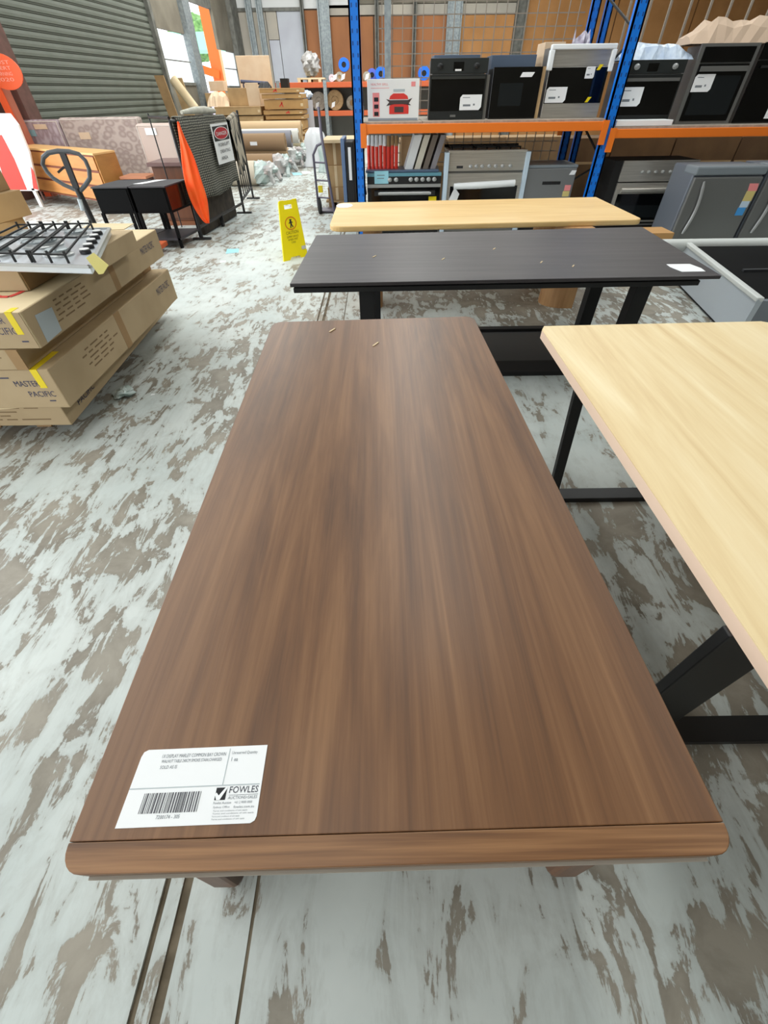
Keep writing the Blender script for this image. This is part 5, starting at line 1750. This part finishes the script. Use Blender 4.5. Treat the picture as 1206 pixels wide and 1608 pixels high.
# ------------------------------------------------------------------ back area: carpet rolls, cartons, trolley
M_wrap2 = mat('clear_white_wrap', (216, 216, 214), .35, c2=(178, 178, 178), scale=10, bump=.6)
M_wrap3 = mat('greyish_wrap', (176, 180, 182), .4, c2=(196, 182, 178), scale=7, bump=.6)
rolls = [(13.2, .24, 'beige', (206, 196, 178)), (14.0, .2, 'white', (216, 214, 206)), (14.9, .24, 'brown', (150, 122, 92)), (15.8, .2, 'grey', (138, 138, 146)), (16.7, .24, 'tan', (200, 170, 132)),
         (17.6, .22, 'pale', (206, 202, 194)), (18.5, .24, 'olive', (150, 140, 112)), (19.4, .24, 'cream', (206, 188, 160))]
ordn = ('nearest', 'second nearest', 'third nearest', 'fourth nearest', 'fourth farthest', 'third farthest', 'second farthest', 'farthest')
for k, (y, r, nm, c) in enumerate(rolls):
    xe = -2.85 + (y - 13.2) * .085
    o = thing('carpet_roll', '%s carpet roll on the floor, %s of the row, end wrapped in plastic' % (nm, ordn[k]), 'carpet roll', (xe - 1.5, y, 0), 'carpet rolls along the aisle')
    part(o, 'roll', MB().lathe((xe - 3.2, y, r), (1, 0, 0), [(r, 0), (r, 3.0)], 18), mat('roll_' + nm, c, .85), smooth=True)
    rnd = random.Random(k)
    wm_ = (M_wrap, M_wrap2, M_wrap3)[k % 3]
    w2 = part(o, 'plastic_end', blob((xe - .12, y, r * 1.03), r * .98, 50 + k, 12, 8, .95, .2), wm_)
    part(w2, 'wrap_fold', blob((xe + .08, y - .1, r * 1.25), r * .45, 70 + k, 9, 6, .8, .35), (M_wrap3, M_wrap, M_wrap2)[k % 3])
    tail = [(xe + .02, y + .05, r * 1.2), (xe + .14, y + .02 - .1 * (k % 2), r * .6), (xe + .2, y - .15 * (k % 3), .03)]
    part(w2, 'loose_tail', MB().tube(tail, [.1, .07, .05], 6), (M_wrap2, M_wrap3, M_wrap)[k % 3])
# second layer
for k, (y, z, r, nm, c, xe) in enumerate(((16.3, .62, .2, 'brown', (150, 122, 92), -2.75), (17.2, .64, .2, 'grey', (138, 138, 146), -2.7), (18.1, .66, .18, 'white', (216, 214, 206), -2.6), (19.1, .72, .27, 'tan', (204, 174, 136), -2.62))):
    o = thing('carpet_roll', '%s carpet roll lying on top of the floor rolls' % nm, 'carpet roll', (xe - 1.6, y, z - r), 'upper carpet rolls')
    part(o, 'roll', MB().lathe((xe - 3.3, y, z), (1, 0, 0), [(r * .3, 0), (r, .0), (r, 3.3), (r * .3, 3.3)], 18), mat('roll_' + nm, c), smooth=True)
    part(o, 'core', MB().ring((xe - .02, y, z), (1, 0, 0), r * .25, r * .5, .03, 14), M_cardd)
    part(o, 'paper_tag', MB().box(xe - 1.0, xe - .8, y - r - .004, y - r, z - .05, z + .03), M_paper)
# carton stacks at the far end (front at Y)
YC = 21.5


def stack(rows_, px0, px1, Y, dep, mt, where, marks):
    for k, (pt, pb) in enumerate(rows_):
        jit = (k * 37 % 5 - 2) * .02
        a, b = PY(px0, 200, Y), PY(px1, 200, Y)
        zt_, zb_ = PY((px0 + px1) / 2, pt, Y).z, PY((px0 + px1) / 2, pb, Y).z
        if pb > 215:
            zb_ = 0.0
        o = thing('flat_pack_carton', '%s flat carton of the %s' % (('top', 'second', 'third', 'fourth', 'fifth', 'sixth', 'seventh', 'eighth')[k], where), 'box', ((a.x + b.x) / 2, Y, zb_), 'flat cartons in the ' + where)
        part(o, 'carton', MB().box(a.x + jit, b.x + jit, Y + jit, Y + dep, zb_ + .004, zt_ - .004), mt, bevel=.01)
        part(o, 'lid_seam', MB().box(a.x + jit + .02, b.x + jit - .02, Y + jit - .004, Y + jit, zt_ - .035, zt_ - .02), M_cardd)
        if k in marks:
            xm = a.x + (b.x - a.x) * marks[k]
            hh = (zt_ - zb_)
            part(o, 'red_mark', MB().bar((xm - .06, Y + jit - .006, zb_ + .3 * hh), (xm + .06, Y + jit - .006, zb_ + .7 * hh), .03, .004, (0, 1, 0)).bar((xm + .07, Y + jit - .006, zb_ + .25 * hh), (xm + .02, Y + jit - .006, zb_ + .75 * hh), .03, .004, (0, 1, 0)), M_red)
        part(o, 'corner_tag', MB().box(b.x + jit - .12, b.x + jit - .03, Y + jit - .004, Y + jit, zb_ + .3 * (zt_ - zb_), zb_ + .6 * (zt_ - zb_)), M_cardl)


stack([(167, 181), (182, 196), (197, 209), (210, 228)], 345, 416, YC, 1.4, M_card, 'wide back stack', {})
stack([(138, 146), (147, 155), (156, 172), (173, 180), (181, 188), (189, 204), (205, 212), (213, 228)], 418.5, 479, YC - .1, 1.4, mat('carton_amber', (178, 138, 88), .85, c2=(188, 148, 96), scale=3), 'tall back stack',
      {0: .35, 2: .45, 3: .6, 5: .55, 6: .6})
# boxes and boards on the wide stack
z4 = PY(380, 167, YC).z


def onbox(name, px0, px1, pt, pb, Y, dep, mt, label, cat='box', z0=None):
    a, b = PY(px0, pb, Y), PY(px1, pb, Y)
    t = PY((px0 + px1) / 2, pt, Y).z
    return solo(name, MB().box(a.x, b.x, Y, Y + dep, a.z if z0 is None else z0, t), mt, label, cat, bevel=.008)


onbox('carton', 362, 392, 138, 167, YC + .3, .5, M_card, 'open brown carton on the wide back stack', z0=z4)
onbox('carton', 330, 353, 127, 143, YC + .75, .5, M_cardp, 'small pinkish carton perched left above the wide back stack', z0=PY(340, 143, YC + .75).z)
crumple('paper_bundle', 326, 360, 143, 168, YC + .15, .6, z4, M_cardp, 'crumpled kraft paper bundle on the left of the wide back stack', 'paper', 15)
onbox('carton', 326, 358, 146, 168, YC + .8, .6, M_card, 'brown carton behind the crumpled paper bundle', z0=z4)
onbox('cardboard_sheet', 391, 410, 130, 167, YC + .1, .04, M_cardp, 'pale upright cardboard sheet on the wide back stack', 'sheet', z4)
onbox('cardboard_sheet', 383, 433, 87, 165, YC + 1.5, .06, M_cardp, 'large pale cardboard sheet leaning behind the back stacks', 'sheet', 0)
p0_, p1_ = PY(378, 128, YC + .9), PY(421, 131, YC + .9)
o = thing('bar_stool', 'dark blue metal bar frame on top of the back stacks', 'frame', (p0_.x, YC + .4, z4))
part(o, 'rail', MB().tube([p0_, p1_], .05, 8), mat('navy_metal', (60, 66, 92), .5), smooth=True)
for u in (.08, .92):
    q = p0_.lerp(p1_, u)
    part(o, 'leg', MB().tube([q, (q.x, q.y, PY(380, 138, YC).z if u > .5 else z4)], .03, 6), mat('navy_metal', (60, 66, 92)))
crumple('dark_cap', 405, 424, 128, 136, YC + .2, .4, PY(430, 138, YC).z, M_rubber, 'small dark bundle on top of the tall back stack', 'bundle', 21)
onbox('tool_case', 441, 453, 123, 137, YC + .35, .4, M_blackm, 'black tool case standing on the tall back stack', 'case', PY(447, 138, YC - .1).z)
# lengths of board against the left wall
for k, (px0, px1, pt, mt, nm) in enumerate(((262, 276, 118, M_cardd, 'leaning brown offcut beside the roller shutter'), (287, 303, 122, M_card, 'upright brown board below the corrugated window'))):
    a, b = PY(px0 + 8, 175, 19.0), PY(px1 + 8, 175, 19.0)
    t = PY(px0, pt, 19.0).z
    solo('timber_board', MB().slab([(a.x + k * .0, 19, 0), (b.x, 19, 0), (b.x - .3, 19.1, t), (a.x - .3, 19.1, t)], (0, .06, 0)), mt, nm, 'board')
solo('carpet_tube', MB().tube([PY(308, 172, 18.4), PY(272, 125, 18.6)], .13, 10), M_cardl, 'pale cardboard tube leaning against the left wall', 'tube', smooth=True)

# spool rack
Yq = 24.3
o = thing('spool_rack', 'rust orange rack with wire spools along the back wall', 'rack', (-1, Yq, 0))
zq1, zq2 = PY(500, 129, Yq).z, PY(520, 174, Yq).z
xa, xb = PY(432, 130, Yq).x, 3.2
xm = PY(512, 160, Yq).x
for zt_, x_ in ((zq1, xa), (zq2, PY(452, 175, Yq).x)):
    part(o, 'beam', MB().box(x_, xb, Yq, Yq + .08, zt_ - .16, zt_), M_orange2, bevel=.01)
    part(o, 'beam', MB().box(x_, xb, Yq + 1.1, Yq + 1.18, zt_ - .16, zt_), M_orange2)
    part(o, 'shelf', MB().box(x_, xb, Yq + .08, Yq + 1.1, zt_ - .04, zt_ - .01), M_deck)
for x_ in (xa + .1, xm, xb - .1):
    for yy in (Yq - .02, Yq + 1.1):
        part(o, 'upright', MB().box(x_ - .07, x_ + .07, yy, yy + .1, 0, zq1 + .05), M_zinc)
part(o, 'backing_sheet', MB().box(xa, xb, Yq + 1.2, Yq + 1.22, 0, zq1 - .16), mat('grey_backing', (112, 112, 106)))


def spool(px, py, rpx, Y, mt, label, grp, core=M_blackm, zrest=None):
    c = PY(px, py, Y)
    r = rpx * Y / 1100
    if zrest is not None:
        c.z = zrest + r
    o = thing('wire_spool', label, 'spool', (c.x, Y, c.z - r), grp)
    part(o, 'coil', MB().ring(c, (0, 1, 0), r * .42, r, .3, 20, 1.1), mt, smooth=True)
    part(o, 'flange', MB().ring(c + Vector((0, -.02, 0)), (0, 1, 0), r * .42, r * .98, .02, 20, 1.1), mt, smooth=True)
    part(o, 'hub', MB().ring(c + Vector((0, -.01, 0)), (0, 1, 0), r * .05, r * .4, .3, 14, 1.1), core, smooth=True)
    if mt in (M_bcoil, M_bcoil2):
        return
    q = c + Vector((r * .4 * (1 if px % 2 else -1.4), -.03, -r * .75))
    part(o, 'paper_tag', MB().slab([q, q + Vector((.14, 0, .05)), q + Vector((.18, 0, .2)), q + Vector((.04, 0, .16))], (0, .01, 0)), M_paper)


M_bcoil = mat('blue_hose', (28, 110, 226), .45)
M_bcoil2 = mat('violet_blue_hose', (88, 104, 196), .5)
M_gcoil = mat('grey_coil', (176, 168, 156), .7, c2=(150, 142, 130), scale=20)
M_tcoil = mat('tan_coil', (168, 138, 98), .75, c2=(146, 116, 80), scale=14)
spool(540, 102, 9.0, Yq + .2, M_bcoil, 'bright blue hose spool left of the blue upright', 'spools on the back rack', zrest=zq1 + .28)
spool(598, 112, 9.5, Yq + .2, M_bcoil, 'bright blue hose spool above the grill carton', 'spools on the back rack', zrest=zq1)
spool(584, 109, 8.5, Yq + .6, M_bcoil2, 'violet blue hose spool behind the bright blue one', 'spools on the back rack', zrest=zq1)
spool(666, 112, 9.5, Yq + .2, M_bcoil, 'bright blue hose spool partly behind the black knob oven', 'spools on the back rack', zrest=zq1)
spool(533, 117, 6.5, Yq + .1, M_gcoil, 'small grey wire spool below the left blue hose', 'spools on the back rack', M_cardd, zrest=zq1)
spool(576, 118, 6.5, Yq + .1, M_gcoil, 'small taupe wire spool right of the blue upright', 'spools on the back rack', M_cardd, zrest=zq1)
spool(521, 122, 5, Yq + .1, mat('pink_coil', (226, 196, 204), .6), 'small pink wire spool on the back rack', 'spools on the back rack', M_white, zrest=zq1)
spool(500, 152, 13, Yq + .3, M_gcoil, 'large grey cable spool on the lower back shelf', 'spools on the back rack', M_gcoil, zrest=zq2)
spool(526, 155, 14, Yq + .2, M_tcoil, 'large tan cable spool on the lower back shelf', 'spools on the back rack', M_tcoil, zrest=zq2)
spool(553, 158, 10, Yq + .4, M_gcoil, 'grey cable spool half behind the blue upright', 'spools on the back rack', M_cardd, zrest=zq2)
spool(472, 150, 13, Yq + .2, M_tcoil, 'tan cable spool showing just right of the tall back stack', 'spools on the back rack', M_tcoil, zrest=zq2)
# wrapped bundle on a little pallet
q = PY(487, 122, Yq + .2)
o = thing('small_pallet', 'small timber pallet on the upper back shelf', 'pallet', (q.x, Yq + .3, zq1))
for k in range(3):
    part(o, 'runner', MB().box(q.x - .5 + k * .42, q.x - .38 + k * .42, Yq + .05, Yq + .8, zq1 + .002, zq1 + .08), M_cardl)
part(o, 'board', MB().box(q.x - .52, q.x + .6, Yq + .05, Yq + .8, zq1 + .08, zq1 + .13), M_cardl)
solo('plastic_bundle', blob((q.x + .05, Yq + .4, zq1 + .14 + .37), .36, 12, 16, 10, .92, .2), mat('grey_white_plastic', (190, 188, 186), .4, c2=(120, 116, 112), scale=5, bump=.5), 'grey white plastic wrapped bundle on the small pallet', 'bundle')
q = PY(483, 165, 23.4)
solo('paper_roll', MB().tube([(q.x, 23.4, 0), (q.x + .0, 23.4, PY(470, 157, 23.4).z)], .22, 14), mat('silver_paper', (182, 178, 182), .4), 'silver wrapped roll standing beside the tall back stack', 'roll', smooth=True)
solo('paper_bundle', blob((q.x - .02, 23.4, PY(470, 157, 23.4).z + .15), .24, 2, 12, 8, .5, .25), mat('blue_white_wrap', (150, 184, 226), .5, c2=(230, 234, 240), scale=4), 'blue and white wrapping on top of the silver roll', 'wrapping')

# hand trolley with cartons
Yt = 9.6
tx = PY(503, 330, Yt)
o = thing('hand_trolley', 'tall steel hand trolley standing by the aisle', 'trolley', (tx.x, Yt, 0))
h0, h1 = PY(500, 232, Yt), PY(531, 345, 9.2)
M_tr = mat('trolley_steel', (112, 108, 122), .4, .5)
part(o, 'side_rail', MB().tube([(tx.x - .03, Yt, .12), (tx.x - .03, Yt, .85), (tx.x + .05, Yt, .97), (tx.x + .13, Yt, 1.0)], .02, 8), M_tr, smooth=True)
part(o, 'side_rail', MB().tube([PY(527, 345, 9.2), PY(505, 215, 9.45), PY(500, 168, 9.5)], .024, 8), M_tr, smooth=True)
for z in (.25, .5, .75):
    part(o, 'crossbar', MB().tube([(tx.x - .03, Yt, z), (tx.x + .2, Yt - .1, z)], .014, 6), M_tr)
part(o, 'wheel', MB().lathe((tx.x - .03, Yt - .02, .12), (1, .3, 0), [(.05, 0), (.12, .005), (.12, .05), (.05, .055)], 18), M_rubber, smooth=True)
part(o, 'toe_plate', MB().box(tx.x - .02, tx.x + .5, Yt, Yt + .35, .02, .04), M_tr)
part(o, 'yellow_cap', MB().box(tx.x - .0, tx.x + .08, Yt - .01, Yt + .04, .32, .42), M_ytape)
# cartons to the right of the trolley
xo0, xo1 = PY(515, 300, 10.0).x, PY(548, 300, 10.0).x
zz_ = [.32, .62, 1.0]
o = thing('pallet', 'timber pallet below the brown cartons by the trolley', 'pallet', (xo0, 10.3, 0))
for k in range(3):
    part(o, 'runner', MB().box(xo0 + k * .2, xo0 + k * .2 + .1, 10.0, 10.8, 0, .11), M_cardd)
part(o, 'board', MB().box(xo0 - .05, xo1 + .1, 10.0, 10.8, .11, .14), M_card)
for k, (z0, z1, mt, nm) in enumerate(((.141, .34, M_cardd, 'lowest'), (.341, .66, M_card, 'second'), (.661, .98, M_cardd, 'top'))):
    o = thing('carton', '%s brown carton of the pile behind the trolley' % nm, 'box', (xo0, 10.3, z0), 'cartons behind the trolley')
    part(o, 'carton', MB().box(xo0 + .02 * (k % 2), xo1 + .06, 10.0 + .02 * k, 10.7, z0, z1), mt, bevel=.006)
    part(o, 'tape', MB().box(xo0 + .15, xo0 + .2, 9.997 + .02 * k, 10.0 + .02 * k, z0 + .01, z1), M_cardl)
a, b = PY(508, 218, 9.9), PY(556, 200, 10.3)
solo('board_sheet', MB().prism([(a.x - .02, 9.85), (PY(548, 218, 9.9).x + .08, 9.85), (b.x + .1, 10.9), (PY(510, 205, 10.6).x, 10.9)], .985, 1.03), M_cardl, 'pale board lying across the cartons by the trolley', 'board', bevel=.004)
# white sheets of plastic over the trolley load
def sheet_heap(cx, cy, r, h, seed, folds=6):
    """soft plastic thrown over a low heap, falling in folds to the floor"""
    rnd = random.Random(seed)
    n_ = 36
    vs, fs = [(cx, cy, h)], []
    prof_ = ((.45, .97), (.8, .85), (.95, .65), (.85, .45), (.9, .22), (1.1, 0.01))
    for a, b in prof_:
        for q_ in range(n_):
            an = 2 * pi * q_ / n_
            k_ = r * a * (1 + (.16 * (1 - b) + .03) * cos(folds * an + seed) + rnd.uniform(-.04, .04))
            vs.append((cx + k_ * cos(an), cy + k_ * sin(an), h * b * (1 + rnd.uniform(-.03, .03))))
    for q_ in range(n_):
        fs.append((0, 1 + q_, 1 + (q_ + 1) % n_))
    for i_ in range(len(prof_) - 1):
        for q_ in range(n_):
            fs.append((1 + i_ * n_ + q_, 1 + (i_ + 1) * n_ + q_, 1 + (i_ + 1) * n_ + (q_ + 1) % n_, 1 + i_ * n_ + (q_ + 1) % n_))
    return MB().add(vs, fs)


q = PY(495, 217, 17.0)
solo('plastic_sheet', sheet_heap(q.x, 17.0, .36, .9, 3), mat('white_film', (226, 228, 232), .4), 'white plastic sheet heaped behind the trolley', 'plastic cover', smooth=True)
q = PY(511, 222, 15.6)
solo('plastic_sheet', sheet_heap(q.x, 15.6, .22, .72, 8, 5), M_wrap, 'smaller milky plastic heap beside the white sheet', 'plastic cover', smooth=True)
a_, b_, c_, d_ = (PY(px, 310, 8.5).x for px in (540, 545.5, 546.5, 558))
solo('mirror_panel', MB().box(a_, b_, 8.5, 9.2, 0, 1.12), mat('blue_grey_frame', (96, 120, 156), .4), 'narrow blue grey panel left of the rack upright', 'panel', bevel=.004)
o = thing('bagged_panel', 'black wrapped panel with a white strip beside the rack', 'panel', (c_, 8.6, 0))
part(o, 'wrap', MB().box(c_, d_, 8.5, 9.1, 0, 1.08), M_rubber, bevel=.01)
part(o, 'strip', MB().box(c_ + .04, c_ + .085, 8.496, 8.5, .62, 1.02), M_paper)

# clutter behind the rack's lower level
M_dkcard = mat('dark_carton', (112, 84, 54), .9, c2=(98, 72, 46), scale=3)
for k, (px0, px1, pt, mt, nm) in enumerate(((628, 700, 219, M_cardd, 'brown carton behind the leaning boards of the left bay'), (702, 790, 216, M_cardd, 'brown carton behind the stainless range cooker'), (792, 880, 215, M_cardd, 'brown carton behind the grey dishwasher'), (882, 955, 217, M_dkcard, 'dark carton behind the middle blue upright'),
                                            (957, 1050, 216, M_dkcard, 'dark carton behind the dark stainless range'), (1052, 1150, 215, M_dkcard, 'dark carton behind the bar fridge with the sticker'), (1152, 1260, 214, M_dkcard, 'dark carton behind the cut-off bar fridge'))):
    a, b = PY(px0, 250, 10.2), PY(px1, 250, 10.2)
    o = thing('carton', nm, 'box', ((a.x + b.x) / 2, 10.5, 0))
    zt_ = PY((px0 + px1) / 2, pt, 10.2).z
    part(o, 'carton', MB().box(a.x, b.x, 10.2, 10.8, 0, zt_), mt, bevel=.006)
    part(o, 'tape', MB().box(a.x + .02, b.x - .02, 10.196, 10.2, zt_ * .62, zt_ * .66), M_card)

# ------------------------------------------------------------------ floor litter
def litter(name, px, py, sx, sy, mt, label, rot=.3):
    q = PZ(px, py, 0)
    pts = [(-sx, -sy), (sx * .8, -sy * .9), (sx, sy * .7), (-sx * .7, sy)]
    solo(name, MB().prism([(q.x + a * cos(rot) - b * sin(rot), q.y + a * sin(rot) + b * cos(rot)) for a, b in pts], .0005, .003), mt, label, 'litter')


litter('paper_scrap', 365, 394, .1, .13, M_ltblue, 'pale blue paper scrap on the aisle floor')
litter('paper_scrap', 350, 411, .04, .05, M_paper, 'small white paper scrap near the carton stack')
litter('paper_scrap', 466, 273, .14, .3, M_ltblue, 'pale blue scrap far down the aisle')
litter('paper_scrap', 481, 271, .14, .25, M_paper, 'white scrap far down the aisle')
litter('paper_scrap', 240, 620, .015, .012, M_paper, 'tiny white scrap on the floor beside the plastic wrap')
q = PZ(196, 620, 0)
crm = blob((q.x, q.y, .02), .07, 8, 12, 8, .32, .45)
solo('plastic_scrap', crm, M_wrap, 'crumpled clear plastic on the floor beside the carton stack', 'litter')
